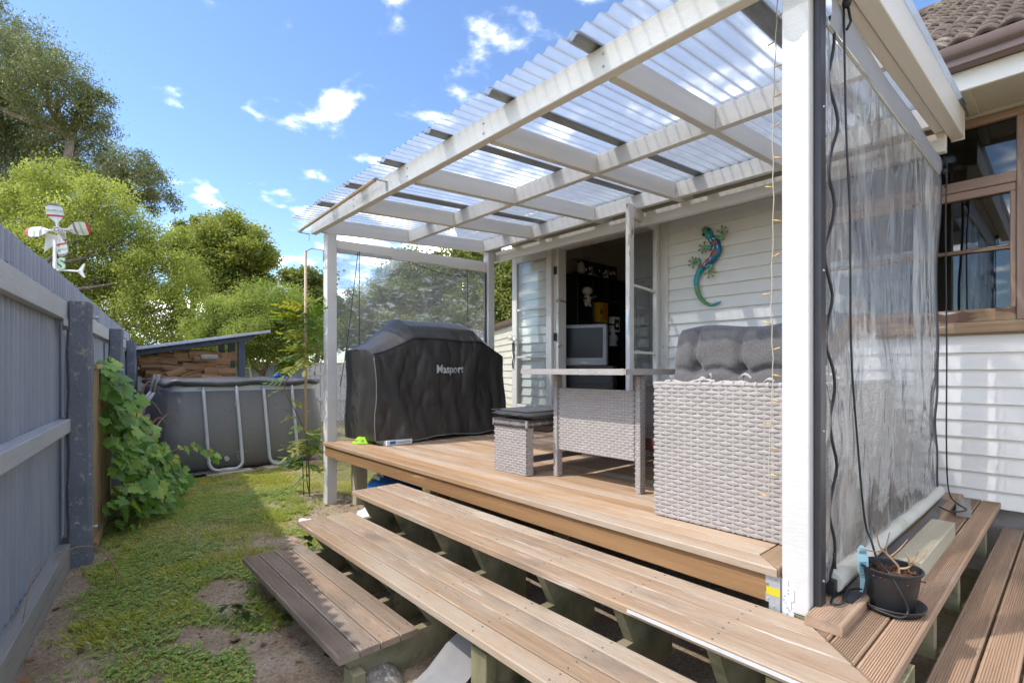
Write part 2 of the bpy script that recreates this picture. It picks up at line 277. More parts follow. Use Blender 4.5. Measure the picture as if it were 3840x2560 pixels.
m_darkfab = M('dark_curtain', (.06,.045,.038), rough=.9)
m_chrome = M('dull_chrome', (.55,.54,.52), rough=.3, metal=.9)
m_gteal = M('teal_enamel', (.01,.24,.27), (.02,.33,.36), 26,.35,.65, rough=.25, spots=[((.03,.25,.11),12,.58,.72)], spec=.6)
m_gblue = M('deep_blue_enamel', (.008,.105,.23), (.01,.17,.30), 24,.35,.65, rough=.22, spec=.6)
m_ggreen = M('mottled_green_enamel', (.05,.26,.10), (.16,.30,.07), 30,.35,.65, rough=.3, spec=.6)
m_gleg = M('pale_green_glass', (.10,.34,.18), (.26,.46,.33), 40,.35,.65, rough=.2, spec=.6)
m_gtoe = M('olive_glass_bead', (.36,.36,.03), rough=.15, spec=.6)
m_gor = M('orange_enamel', (.52,.085,.025), (.42,.06,.02), 30, rough=.3)
m_gw = M('pale_blue_enamel', (.62,.72,.76), rough=.3)
def glass(name, tint=(.93,.95,.95), refl=.10, milk=0.0, rough=.02, bump=0.0, bscale=6, bstretch=(1,1,1), ior=1.45, warp=0.0, milkcol=(.7,.7,.7), streaks=None, tshare=.55, edge=None):
    """thin sheet: see-through, a Fresnel mirror coat, an optional bent (refracted) share and a milky share"""
    m, nt, N, L = nodes(name); out = N.new('ShaderNodeOutputMaterial')
    tr = N.new('ShaderNodeBsdfTransparent'); tr.inputs[0].default_value = rgba(tint); base = tr.outputs[0]; nrm = None
    if edge:      # the sheet absorbs more where it is crossed at a slant
        lw = N.new('ShaderNodeLayerWeight'); lw.inputs[0].default_value = .5; L.new(ramp(nt, lw.outputs['Facing'], .26, .66, tint, edge), tr.inputs[0])
    if bump:
        bp = N.new('ShaderNodeBump'); bp.inputs['Strength'].default_value = 1; bp.inputs['Distance'].default_value = bump
        L.new(noise(nt, texvec(nt, bstretch, False), bscale, 3, .5), bp.inputs['Height']); nrm = bp.outputs[0]
    if warp:
        rf = N.new('ShaderNodeBsdfRefraction'); rf.inputs['Color'].default_value = rgba(tint); rf.inputs['IOR'].default_value = 1.12; rf.inputs['Roughness'].default_value = 0
        if nrm: L.new(nrm, rf.inputs['Normal'])
        mx = N.new('ShaderNodeMixShader'); mx.inputs[0].default_value = warp; L.new(base, mx.inputs[1]); L.new(rf.outputs[0], mx.inputs[2]); base = mx.outputs[0]
    if milk:
        df = N.new('ShaderNodeBsdfDiffuse'); df.inputs[0].default_value = rgba(milkcol); tl = N.new('ShaderNodeBsdfTranslucent'); tl.inputs[0].default_value = rgba(milkcol)
        ms = N.new('ShaderNodeMixShader'); ms.inputs[0].default_value = tshare; L.new(df.outputs[0], ms.inputs[1]); L.new(tl.outputs[0], ms.inputs[2])
        mx = N.new('ShaderNodeMixShader'); mx.inputs[0].default_value = milk
        if streaks:
            f = ramp(nt, noise(nt, texvec(nt, streaks[0], False), streaks[1], 5, .6), streaks[2], streaks[3], (milk,)*3, (min(1, milk+streaks[4]),)*3); L.new(f, mx.inputs[0])
        L.new(base, mx.inputs[1]); L.new(ms.outputs[0], mx.inputs[2]); base = mx.outputs[0]
    gl = N.new('ShaderNodeBsdfGlossy'); gl.inputs['Roughness'].default_value = rough
    if nrm: L.new(nrm, gl.inputs['Normal'])
    ge = N.new('ShaderNodeNewGeometry'); mr = N.new('ShaderNodeMapRange'); mr.inputs[3].default_value = ior; mr.inputs[4].default_value = 1/ior; L.new(ge.outputs['Backfacing'], mr.inputs[0])   # a thin sheet mirrors alike from both sides
    fr = N.new('ShaderNodeFresnel'); L.new(mr.outputs[0], fr.inputs[0])
    if nrm: L.new(nrm, fr.inputs['Normal'])
    mx = N.new('ShaderNodeMixShader'); L.new(fr.outputs[0], mx.inputs[0]); L.new(base, mx.inputs[1]); L.new(gl.outputs[0], mx.inputs[2])
    L.new(mx.outputs[0], out.inputs[0]); return m
m_pane = glass('window_glass', (.93,.95,.94), ior=1.5)
m_winpane = glass('reflective_window_glass', (.55,.57,.58), ior=1.75)
m_clear = glass('clear_pvc_sheet', (.93,.94,.94), milk=.28, rough=.04, bump=.07, bscale=3.2, bstretch=(1.0,1.0,.5), warp=.22, ior=1.75, milkcol=(.88,.87,.86), streaks=((1.6,1.6,.35), 4.5,.50,.66,.26))  # pale streaks: scratches, and glints painted into the milky share
m_clearleft = glass('cloudy_pvc_sheet', (.90,.92,.94), milk=.14, rough=.06, bump=.025, bscale=6, bstretch=(1,1,2), warp=.25, ior=1.6, milkcol=(.85,.86,.87), streaks=((3,3,8), 3.4,.54,.70,.45))
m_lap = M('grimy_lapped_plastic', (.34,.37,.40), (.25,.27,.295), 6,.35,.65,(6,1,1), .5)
m_roofclear = glass('clear_corrugated_roofing', (.84,.88,.92), milk=.52, rough=.16, ior=1.42, milkcol=(.44,.49,.56), tshare=.80, edge=(.07,.09,.12), streaks=((7,1.2,1), 2.0,.45,.75,.14))
def leafmat(name, cols, rough=.5, tl=.35):
    """foliage: the colour of a leaf comes from the face attribute 'hue' (0..1)"""
    m, nt, N, L = nodes(name); out = N.new('ShaderNodeOutputMaterial'); at = N.new('ShaderNodeAttribute'); at.attribute_name = 'hue'
    r = N.new('ShaderNodeValToRGB'); e = r.color_ramp.elements; e[0].color = rgba(cols[0]); e[1].color = rgba(cols[-1])
    for i, c in enumerate(cols[1:-1]): e.new((i+1)/(len(cols)-1)).color = rgba(c)
    L.new(at.outputs['Fac'], r.inputs[0])
    b = N.new('ShaderNodeBsdfPrincipled'); b.inputs['Roughness'].default_value = rough; b.inputs['Specular IOR Level'].default_value = .35; L.new(r.outputs[0], b.inputs['Base Color'])
    t = N.new('ShaderNodeBsdfTranslucent'); L.new(mixc(nt, 1.0, r.outputs[0], (1.1,1.2,.8), 'MULTIPLY'), t.inputs[0])
    mx = N.new('ShaderNodeMixShader'); mx.inputs[0].default_value = tl; L.new(b.outputs[0], mx.inputs[1]); L.new(t.outputs[0], mx.inputs[2]); L.new(mx.outputs[0], out.inputs[0]); return m
def leafobj(name, cols, rough=.45, tl=.3):
    """leaf objects: colour from the object's own random number, veins as relief"""
    m, nt, N, L = nodes(name); out = N.new('ShaderNodeOutputMaterial'); oi = N.new('ShaderNodeObjectInfo')
    r = N.new('ShaderNodeValToRGB'); e = r.color_ramp.elements; e[0].color = rgba(cols[0]); e[1].color = rgba(cols[-1])
    for i, c in enumerate(cols[1:-1]): e.new((i+1)/(len(cols)-1)).color = rgba(c)
    L.new(oi.outputs['Random'], r.inputs[0]); vec = texvec(nt, (1,1,1)); col = mixc(nt, ramp(nt, noise(nt, vec, 40), .35,.7), r.outputs[0], mixc(nt, 1.0, r.outputs[0], (.72,.75,.7), 'MULTIPLY'))
    b = N.new('ShaderNodeBsdfPrincipled'); b.inputs['Roughness'].default_value = rough; b.inputs['Specular IOR Level'].default_value = .4; L.new(col, b.inputs['Base Color'])
    t = N.new('ShaderNodeBsdfTranslucent'); L.new(mixc(nt, 1.0, col, (1.3,1.4,.6), 'MULTIPLY'), t.inputs[0])
    bp = N.new('ShaderNodeBump'); bp.inputs['Strength'].default_value = .4; bp.inputs['Distance'].default_value = .01; L.new(noise(nt, vec, 60), bp.inputs['Height']); L.new(bp.outputs[0], b.inputs['Normal'])
    mx = N.new('ShaderNodeMixShader'); mx.inputs[0].default_value = tl; L.new(b.outputs[0], mx.inputs[1]); L.new(t.outputs[0], mx.inputs[2]); L.new(mx.outputs[0], out.inputs[0]); return m
# ------------------------------------------------------------ placing parts in world coordinates
def wloc(o):
    v = Vector((0,0,0))
    while o is not None: v += o.location; o = o.parent
    return v
def part(mb, name, mat, parent, smooth=False, bevel=0, kind=None):
    """a part built in world coordinates under a parent that is not rotated"""
    o = mb.obj(name, mat, parent, smooth, bevel, kind); o.location = -wloc(parent); return o
_bx = {}
def boxmesh(l, w, h, bevel):
    k = (round(l, 4), round(w, 4), round(h, 4), bevel)
    if k not in _bx: _bx[k] = MB().box((-l/2,-w/2,-h/2), (l/2,w/2,h/2)).mesh('bar', bevel=bevel)
    return _bx[k]
_bmats = {}
def beam(name, mat, parent, p0, p1, w, h, bevel=.003, roll=0):
    """a straight timber: centre line p0-p1, w across, h deep; its grain runs along local X"""
    p0, p1 = Vector(p0), Vector(p1); d = p1-p0; l = d.length
    me = boxmesh(l, w, h, bevel)
    if (me.name, mat.name) not in _bmats: m2 = me.copy(); m2.materials.clear(); m2.materials.append(mat); _bmats[(me.name, mat.name)] = m2
    o = bpy.data.objects.new(name, _bmats[(me.name, mat.name)]); COL.objects.link(o)
    x = d.normalized(); up = Vector((0,0,1)) if abs(x.z) < .95 else Vector((0,1,0)); y = up.cross(x).normalized(); z = x.cross(y)
    R = Matrix((x, y, z)).transposed().to_4x4() @ Matrix.Rotation(roll, 4, 'X'); o.rotation_euler = R.to_euler()
    o.location = (p0+p1)/2
    if parent is not None: o.parent = parent; o.location = (p0+p1)/2-wloc(parent)
    return o
def plank(name, mat, parent, lo, hi, bevel=.003):
    lo, hi = Vector(lo), Vector(hi); s = hi-lo; c = (lo+hi)/2
    if s.x >= s.y and s.x >= s.z: return beam(name, mat, parent, (lo.x,c.y,c.z), (hi.x,c.y,c.z), s.y, s.z, bevel)
    if s.y >= s.z: return beam(name, mat, parent, (c.x,lo.y,c.z), (c.x,hi.y,c.z), s.x, s.z, bevel)
    return beam(name, mat, parent, (c.x,c.y,lo.z), (c.x,c.y,hi.z), s.x, s.y, bevel)
def reeded(name, mat, parent, x0, x1, yc, w, ztop, th=.028, n=11, dep=.0036, axis='X', sk0=0, sk1=0, jit=0):
    """a deck board with a grooved top; sk0/sk1 skew its ends (45 degree mitre = 1)"""
    h = w/2; pr = [(-h, -th), (h, -th), (h, -.004), (h-.004, 0)]
    if n:
        a = h-.008; st = 2*a/n
        for i in range(n):
            c = a-st*(i+.5); pr += [(c+st*.30, 0), (c+st*.08, -dep), (c-st*.08, -dep), (c-st*.30, 0)]
    pr += [(-h+.004, 0), (-h, -.004)]
    L_ = x1-x0
    mb = MB().prism(pr, lambda y, z: (-L_/2+sk0*y, y, z), lambda y, z: (L_/2+sk1*y, y, z))
    o = mb.obj(name, mat)
    c = Vector(((x0+x1)/2, yc, ztop)) if axis == 'X' else Vector((yc, (x0+x1)/2, ztop))
    if axis == 'Y': o.rotation_euler = (0, 0, math.pi/2)
    o.rotation_euler.x += random.uniform(-jit, jit)
    o.parent = parent; o.location = c-wloc(parent); return o
# ------------------------------------------------------------ ground
FD = Vector((-.9916, .131, 0)); FN = Vector((.131, .9916, 0))            # fence line and its yard-side normal
F0 = Vector((-4.64, -.045, 0))                                           # a point of the iron sheets
def fence_y(x): return F0.y+(x-F0.x)*FD.y/FD.x
def dirt_mask(x, y):
    x = np.asarray(x, float); y = np.asarray(y, float)
    n = fbm(x, y, 3, 5, 2.6); n2 = fbm(x, y, 9, 4, .9); n3 = fbm(x, y, 17, 3, 14)
    d = np.clip((n-.62)*4, 0, .5)+np.clip((n2-.68)*3, 0, .3)
    fy = F0.y+(x-F0.x)*FD.y/FD.x
    d = np.maximum(d, np.clip(.95-(y-fy)/.30+(n-.5)*2.6+(n3-.5), 0, 1)*np.where(x > -6.6, 1, .2))
    g = lambda cx, cy, rx, ry, p=1.: np.clip(p*1.5-p*1.5*np.sqrt(((x-cx)/rx)**2+((y-cy)/ry)**2)+(n-.5)*3.2+(n3-.5)*1.6, 0, 1)
    d = np.maximum(d, g(-3.30,.72,.60,.22)); d = np.maximum(d, g(-3.0,.60,.30,.22)); d = np.maximum(d, g(-2.5,.78,.75,.20)); d = np.maximum(d, g(-1.9,.56,.45,.24,.9)); d = np.maximum(d, .8*g(-2.6,.30,.40,.10,.8))
    d = np.maximum(d, g(-5.0,2.0,.75,.5)); d = np.maximum(d, g(-4.3,1.75,.40,.22)); d = np.maximum(d, g(-4.75,.12,.40,.35)); d = np.maximum(d, g(-2.7,.05,.35,.16,.8)*.8)
    d = np.maximum(d, np.where((x > -4.95) & (y > 1.95), 1, 0)); d = np.maximum(d, np.where((x > -3.45) & (y > .95), 1, 0))
    d = np.maximum(d, np.where((x > -2.2) & (y > .8), 1, 0)); d = np.maximum(d, np.where((x < -7.45) & (x > -13) & (y > .5) & (y < 3.2), 1, 0))
    return np.clip(d, 0, 1)
def ground_z(x, y):
    return (fbm(x, y, 21, 4, 1.3)-.5)*.05+(fbm(x, y, 22, 3, 7)-.5)*.016
def build_ground():
    xs = np.concatenate([[-400,-200,-100,-60,-40,-28,-20,-15,-12], np.arange(-10,1.5,.045), [2,3,5,9,15,25,50,100,200,400]])
    ys = np.concatenate([[-400,-200,-100,-50,-25,-12,-6,-3,-1.5], np.arange(-.7,3.3,.045), [3.6,4,4.6,6,9,14,20,30,50,100,200,400]])
    X, Y = np.meshgrid(xs, ys, indexing='ij'); near = ((X > -10.1) & (X < 1.6) & (Y > -.8) & (Y < 3.4))
    Z = np.where(near, ground_z(X, Y), 0); nx, ny = len(xs), len(ys)
    V = np.stack([X, Y, Z], -1).reshape(-1, 3); i, j = np.meshgrid(np.arange(nx-1), np.arange(ny-1), indexing='ij'); a = (i*ny+j).ravel()
    me = fast_mesh('ground', V, np.stack([a, a+ny, a+ny+1, a+1], 1), True)
    at = me.attributes.new('dirt', 'FLOAT', 'POINT'); at.data.foreach_set('value', np.where(near, dirt_mask(X, Y), .35).ravel().astype(np.float32))
    m, nt, N, L = nodes('lawn_soil'); out = N.new('ShaderNodeOutputMaterial'); b = N.new('ShaderNodeBsdfPrincipled'); b.inputs['Roughness'].default_value = 1; b.inputs['Specular IOR Level'].default_value = .1
    A = N.new('ShaderNodeAttribute'); A.attribute_name = 'dirt'; v = texvec(nt, (1,1,1), False)
    soil = mixc(nt, ramp(nt, noise(nt, v, 5), .35,.65), (.36,.265,.18), (.50,.405,.30)); soil = mixc(nt, ramp(nt, noise(nt, v, 55, 8, .7), .45,.7), soil, (.20,.13,.08)); soil = mixc(nt, ramp(nt, noise(nt, v, 120, 4), .66,.74), soil, (.47,.40,.32))
    grs = mixc(nt, ramp(nt, noise(nt, v, 9), .35,.65), (.22,.22,.085), (.36,.29,.15)); grs = mixc(nt, ramp(nt, noise(nt, v, 80, 6), .5,.7), grs, (.085,.085,.035))
    L.new(mixc(nt, ramp(nt, A.outputs['Fac'], .25, .62), grs, soil), b.inputs['Base Color'])
    bp = N.new('ShaderNodeBump'); bp.inputs['Strength'].default_value = .9; bp.inputs['Distance'].default_value = .02; L.new(noise(nt, v, 45, 9, .72), bp.inputs['Height']); L.new(bp.outputs[0], b.inputs['Normal'])
    L.new(b.outputs[0], out.inputs[0]); o = link('ground', me, None, m); struct(o)
build_ground()
# ------------------------------------------------------------ house
YW = 4.65
house = thing('house', 'white weatherboard house with tiled roof and brown window behind the covered deck', 'house', (-1.5, YW, 0))
def boards(x0, x1, z0, z1, yw=YW, e=.115, parent=house, mat=m_board, name='weatherboard', zb=.45):
    """bevel-back boards on one grid of heights, clipped to the span"""
    k0 = int(math.floor((z0-zb)/e+1e-6)); k1 = int(math.ceil((z1-zb)/e-1e-6))
    for k in range(k0, k1):
        a = max(z0, zb+k*e); b = min(z1, zb+(k+1)*e)
        if b-a < .012: continue
        ya = lambda z: yw-.030+.020*((z-(zb+k*e))/e)
        pr = [(yw, a), (ya(a), a), (ya(a), a), (ya(b), b), (yw, b)]; pr = [pr[0], pr[1], pr[3], pr[4]]
        part(MB().prism(pr, lambda y, z: (x1, y, z), lambda y, z: (x0, y, z)), name, mat, parent)
DX0, DX1, DZ = -4.36, -2.90, 2.90      # door opening
WX0, WX1, WZ0, WZ1 = -1.45, .95, 1.66, 3.06   # window opening
boards(-5.15, DX0-.10, .45, 3.06); boards(DX0-.10, DX1+.10, DZ+.10, 3.06); boards(DX0-.1, DX1+.1, .45, .60)
boards(DX1+.10, WX0, .45, 3.06); boards(WX0, WX1, .45, WZ0-.05); boards(WX1, 3.2, .45, 3.06)
# end wall, foundation, room shell
boards_end = MB().box((-5.16, YW+.004, .40), (-5.10, 9.2, 3.06)); part(boards_end, 'end_wall', m_board, house)
plank('corner_board', m_white, house, (-5.19, YW-.036, .42), (-5.152, YW+.06, 3.06))
part(MB().box((-5.05, YW+.03, -.1), (4.0, YW+.25, .448)), 'foundation', m_conc, house)
def room(x0, x1, y0, y1, z0, z1, nm):
    part(MB().box((x0, y0, z0-.05), (x1, y1, z0)), 'room_floor', m_carpet, house)
    part(MB().box((x0, y0, z1), (x1, y1, z1+.05)), 'room_ceiling', m_room, house)
    part(MB().box((x0, y1, z0), (x1, y1+.05, z1)), 'room_wall', m_room, house)
    part(MB().box((x0-.05, y0, z0), (x0, y1, z1)), 'room_wall', m_room, house); part(MB().box((x1, y0, z0), (x1+.05, y1, z1)), 'room_wall', m_room, house)
room(-5.05, -1.60, YW+.05, 7.6, .68, 3.25, 'a'); room(-1.50, 3.1, YW+.05, 7.6, .68, 3.25, 'b')
for a in ((-5.10, DX0-.03, .45, 3.25), (DX0-.03, DX1+.03, DZ+.03, 3.25), (DX1+.03, WX0, .45, 3.25), (WX0, WX1, .45, WZ0-.02), (WX0, WX1, WZ1, 3.25), (WX1, 3.2, .45, 3.25), (DX0-.03, DX1+.03, .45, .66)):
    part(MB().box((a[0], YW+.002, a[2]), (a[1], YW+.048, a[3])), 'inner_lining', m_room, house)
# door frame
for x0, x1 in ((DX0-.10, DX0-.012), (DX1+.012, DX1+.10)): plank('architrave', m_doorpaint, house, (x0, YW-.045, .62), (x1, YW+.001, DZ+.013))
plank('architrave', m_doorpaint, house, (DX0-.11, YW-.047, DZ+.014), (DX1+.11, YW+.001, DZ+.12))
for x0, x1 in ((DX0-.011, DX0+.03), (DX1-.03, DX1+.011)): plank('door_jamb', m_peel, house, (x0, YW-.035, .64), (x1, YW+.11, DZ))
plank('door_head', m_peel, house, (DX0-.009, YW-.037, DZ-.03), (DX1+.009, YW+.108, DZ+.012)); plank('door_sill', m_peel, house, (DX0-.13, YW-.09, .60), (DX1+.13, YW+.10, .655))
plank('door_stop', m_blue, house, (DX1-.07, YW+.02, .66), (DX1-.032, YW+.06, 2.88))
def door_leaf(hx, hy, ang, mat, bars, lab):
    """glazed leaf of local width .71 along +X from its hinge; 2.2 high"""
    e = bpy.data.objects.new('door', None); COL.objects.link(e); e.parent = house; e.location = Vector((hx, hy, .675))-wloc(house); e.rotation_euler = (0,0,ang); e.empty_display_size = .1
    w, H, t, st = .74, 2.22, .042, .095
    def bx(n, a, b, mt=mat, bev=.004):
        o = MB().box(a, b).obj(n, mt, e, bevel=bev); return o
    bx('stile', (0,0,0), (st,t,H)); bx('stile', (w-st,0,0), (w,t,H)); bx('top_rail', (st+.0005,.001,H-.11), (w-st-.0005,t-.001,H)); bx('bottom_rail', (st+.0005,.001,0), (w-st-.0005,t-.001,.23))
    zs = [.23+(H-.34)*k/3 for k in (1, 2)]
    for z in zs: bx('glazing_bar', (st,.008,z-.012), (w-st,t-.008,z+.012), mat, .003)
    ed = [.23]+zs+[H-.11]
    for k in range(3): MB().box((st-.004,t/2-.002,ed[k]), (w-st+.004,t/2+.002,ed[k+1])).obj('pane', m_pane, e)
    for z in (.25, 1.1, 1.93):
        h = MB().tube([(-.008,-.008,z-.05), (-.008,-.008,z+.05)], .008, 8); h.box((-.05,-.006,z-.05), (-.009,-.001,z+.05)); h.box((.003,-.006,z-.05), (.04,-.001,z+.05)); h.obj('hinge', m_black if lab == 'l' else m_galv, e)
    return e, bx
dl, bx = door_leaf(DX0-.035, YW-.05, math.pi, m_doorpaint, 0, 'l')   # folded back flat against the wall
h = MB(); h.box((.68,.043,.95), (.715,.050,1.15)); h.tube([(.697,.05,1.09), (.697,.085,1.09), (.60,.085,1.085)], .009, 8); h.box((.68,-.008,.95), (.715,-.001,1.15)); h.tube([(.697,-.008,1.09), (.697,-.04,1.09), (.60,-.04,1.085)], .009, 8); h.obj('handle', m_chrome, dl, True)
h = MB(); h.grid([[(.70+.012*math.sin(k*.9)+dx, .058+.004*math.cos(k*1.7), 1.06-k*.035) for dx in (-.012, .012)] for k in range(11)]); h.obj('strap', m_black, dl)
dr, bx = door_leaf(DX1-.03, YW-.05, math.radians(281), m_peel, 0, 'r')   # swung out over the deck
h = MB(); h.box((.738,.006,1.02), (.744,.036,1.24)); h.box((.744,.012,1.06), (.748,.03,1.20)); h.obj('lock_plate', m_chrome, dr)
# window: brown timber frame with a fixed top light and a lower sash of three panes
def window():
    e = bpy.data.objects.new('window', None); COL.objects.link(e); e.parent = house; e.location = Vector((WX0, YW, WZ0))-wloc(house); e.empty_display_size = .1
    P = lambda nm, mt, a, b, bev=.004: plank(nm, mt, e, a, b, bev)
    y0, y1 = YW-.05, YW+.02
    P('frame', m_brown, (WX0, y0, WZ1-.05), (WX1, y1, WZ1-.001)); P('frame', m_brown, (WX0, y0-.002, WZ0+.03), (WX0+.07, y1, WZ1-.051))
    for x in (-.28, .87): P('mullion', m_brown, (x, y0-.002, WZ0+.03), (x+.08, y1, WZ1-.051))
    for x0, x1 in ((WX0+.07, -.281), (-.199, .869)):
        P('transom', m_brown, (x0, y0-.004, 2.585), (x1, y1, 2.655)); P('transom', m_brown, (x0, y0+.008, 2.53), (x1, y1, 2.584))
        P('glazing_bar', m_brownpeel, (x0, y0+.012, 2.160), (x1, y1-.012, 2.186)); P('sash_rail', m_brownpeel, (x0, y0+.004, WZ0+.03), (x1, y1, 1.775))
        P('sash_stile', m_brown, (x0, y0+.009, 1.776), (x0+.03, y1-.004, 2.529)); P('sash_stile', m_brown, (x1-.03, y0+.009, 1.776), (x1, y1-.004, 2.529))
        for a, b in ((1.77, 2.165), (2.18, 2.54), (2.65, WZ1-.045)): part(MB().box((x0-.003, YW-.012, a), (x1+.003, YW-.008, b)), 'pane', m_winpane, e)
    P('sill', m_brownpeel, (WX0-.05, YW-.075, WZ0-.045), (WX1+.05, YW+.02, WZ0+.029))
window()
for k in range(8):
    mb = MB(); x = -.55+k*.085
    mb.grid([[(x+i*.085/6, YW+.30+.03*math.sin(i/6*2*math.pi), z) for i in range(7)] for z in (.75, 2.25)]); o = part(mb, 'curtain_and_reflection', m_bluerefl, house, True)  # folded blue sheets stand in for a reflection in the window glass
part(MB().box((-1.30, YW+.25, .75), (-1.10, YW+.30, 3.0)), 'curtain_and_reflection', m_darkfab, house, bevel=.01)
# eaves, gutter, tiled roof
plank('eave_fascia', m_white, house, (-5.6, 4.06, 3.05), (3.4, 4.085, 3.17)); part(MB().box((-5.6, 4.086, 3.085), (3.4, YW+.001, 3.10)), 'soffit', m_soffit, house)
for x in np.arange(-5, 3.3, .9): plank('soffit_bracket', m_soffit, house, (x, 4.09, 3.06), (x+.05, 4.55, 3.084))
plank('eave_moulding', m_soffit, house, (-5.2, YW-.075, 3.061), (3.3, YW-.031, 3.084)); plank('eave_moulding', m_soffit, house, (-5.2, YW-.045, 3.035), (3.3, YW-.032, 3.0605))
gp = [(4.055,3.17),(4.045,3.165),(3.985,3.165),(3.975,3.175),(3.972,3.21),(3.955,3.225),(3.945,3.24),(3.945,3.285),(3.952,3.292),(3.960,3.288),(3.958,3.245),(3.985,3.215),(3.99,3.185),(4.045,3.185),(4.055,3.27)]
part(MB().grid([[(x, y, z) for y, z in gp] for x in (-5.6, 3.4)]), 'gutter', m_gutter, house, 'auto')
RP = math.tan(math.radians(32)); RY0, RZ0 = 4.0, 3.285
roof = part(MB().add([(-5.6,RY0,RZ0-.03),(3.4,RY0,RZ0-.03),(3.4,7.55,RZ0-.03+3.55*RP),(-5.6,7.55,RZ0-.03+3.55*RP),(-5.6,11.1,RZ0-.03),(3.4,11.1,RZ0-.03)], [(0,1,2,3),(3,2,5,4)]), 'roof', m_tile, house)
def tile_mesh():
    """a concrete tile: two rolls and a thick scalloped front lip"""
    mb = MB(); P = []; n = 12; w = .22; L_ = .27
    prof = [.034*abs(math.sin(math.pi*2*i/n))**.9 for i in range(n+1)]
    for v, dz in ((-.004, -.034), (-.018, -.004), (.0, .006), (.14, -.004), (L_, -.010)):
        P.append([(w*i/n+.004, v, prof[i]*(1 if v > -.015 else .75)+dz+.022) for i in range(n+1)])
    mb.grid(P); return mb.mesh('roof_tile', True)
tm = tile_mesh(); tm.materials.append(m_tile)
pa = math.radians(32); ex = .20
for r in range(21):
    for c in range(14):
        x = -1.2+c*.22+(.11 if r % 2 else 0); v = r*ex
        o = bpy.data.objects.new('roof_tile', tm); COL.objects.link(o); o.parent = roof
        o.location = Vector((x, RY0+v*math.cos(pa)-.02, RZ0+v*math.sin(pa)+.008*random.random())); o.rotation_euler = (pa+random.uniform(-.02,.02)-.045, random.uniform(-.012,.012), random.uniform(-.012,.012))
rm = MB().grid([[(x*.42, -.13*math.cos(math.pi*i/8), .10*math.sin(math.pi*i/8)+(.012 if x == 0 else 0)) for i in range(9)] for x in (0, .06, 1)]).mesh('ridge_tile', True); rm.materials.append(m_tile)
for c in range(14):
    o = bpy.data.objects.new('ridge_tile', rm); COL.objects.link(o); o.parent = roof; o.location = (-2.6+c*.41, 7.55, RZ0+3.55*RP-.02)
# ------------------------------------------------------------ pergola over the deck
perg = thing('pergola', 'white painted timber pergola with clear corrugated roof over the deck', 'pergola', (-2.9, 3.0, 0))
SL = .057; zr = lambda y: 2.745+SL*(y-1.95)          # underside of the rafters
PX0, PX1 = -5.13, -.633
rpost = plank('post', m_whitepost, perg, (-.723, 1.95, .50), (-.633, 2.04, 2.744), .004); rpost['label'] = 'tall white corner post standing on the grooved step'
plank('post_foot', m_bearer, perg, (-.720, 1.953, .02), (-.636, 2.037, .4995), .004)
plank('post', m_whitepost, perg, (-5.13, 1.985, -.05), (-5.03, 2.085, 2.744), .004); plank('post', m_whitepost, perg, (-5.10, 4.04, -.05), (-5.0, 4.14, 2.86), .004); plank('post', m_whitepost, perg, (-.74, 4.20, .45), (-.65, 4.29, 2.86), .004)
plank('front_beam', m_white, perg, (-5.22, 1.89, 2.745), (-.56, 1.948, 2.885), .004)
RX = [-5.08, -4.19, -3.28, -2.38, -1.48, -.60]
for x in RX: beam('rafter', m_white, perg, (x, 1.949, zr(1.949)+.07), (x, 4.30, zr(4.30)+.07), .05, .14)
for y in (2.92, 4.0):
    for a, b in zip(RX[:-1], RX[1:]): plank('nogging', m_white, perg, (a+.0255, y, zr(y)+.004), (b-.0255, y+.05, zr(y)+.136))
plank('rear_beam', m_white, perg, (-5.18, 4.16, zr(4.16)-.125), (-.57, 4.215, zr(4.16)-.002))
barge = beam('barge_board', m_white, perg, (-.535, 1.80, zr(1.8)+.075), (-.535, 4.33, zr(4.33)+.065), .065, .17); plank('end_cap', m_whitepost, perg, (-.567, 4.331, zr(4.3)-.03), (-.50, 4.345, zr(4.3)+.155))
beam('blind_rail', m_white, perg, (-5.08, 2.086, 2.63), (-5.08, 4.039, 2.68), .045, .125)
for x in RX[1:-1]:
    for dz in (.04, .10):
        part(MB().ball((x-.004, 1.888, 2.745+dz), .007, 8, 4), 'bolt_head', m_galv, perg, True)
def sheet(x0, x1, lift):
    n = int(round((x1-x0)/.0762*8)); ys = [1.72, 1.73, 2.2, 2.9, 3.6, 4.24]; P = []
    for y in ys:
        P.append([(x0+(x1-x0)*i/n, y, zr(y)+.1550+lift+.0105*math.cos(2*math.pi*(x0+(x1-x0)*i/n)/.0762)) for i in range(n+1)])
    mb = MB().grid(P); return part(mb, 'roofing_sheet', m_roofclear, perg, True)
x = -5.30; k = 0
while x < -.62:
    x1 = min(x+.0762*9.6, -.48); sheet(x, x1, .0025*(k % 2)); x += .0762*8.1; k += 1
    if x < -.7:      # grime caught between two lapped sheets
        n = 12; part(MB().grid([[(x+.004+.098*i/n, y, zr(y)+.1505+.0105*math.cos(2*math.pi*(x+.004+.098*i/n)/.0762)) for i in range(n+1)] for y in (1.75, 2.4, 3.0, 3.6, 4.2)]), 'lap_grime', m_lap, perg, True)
sc = MB().lathe([(0,-.004),(.012,-.003),(.012,0),(.006,.004)], (0,0,0), 8).mesh('roofing_screw', True); sc.materials.append(m_black)
for y in (1.92, 2.945, 4.02):
    for i in range(22):
        xx = round((-5.2+i*.213)/.0762)*.0762+.0381
        if xx > -.62: continue
        o = bpy.data.objects.new('roofing_screw', sc); COL.objects.link(o); o.parent = perg; o.location = Vector((xx, y, zr(y)+.143))-wloc(perg)
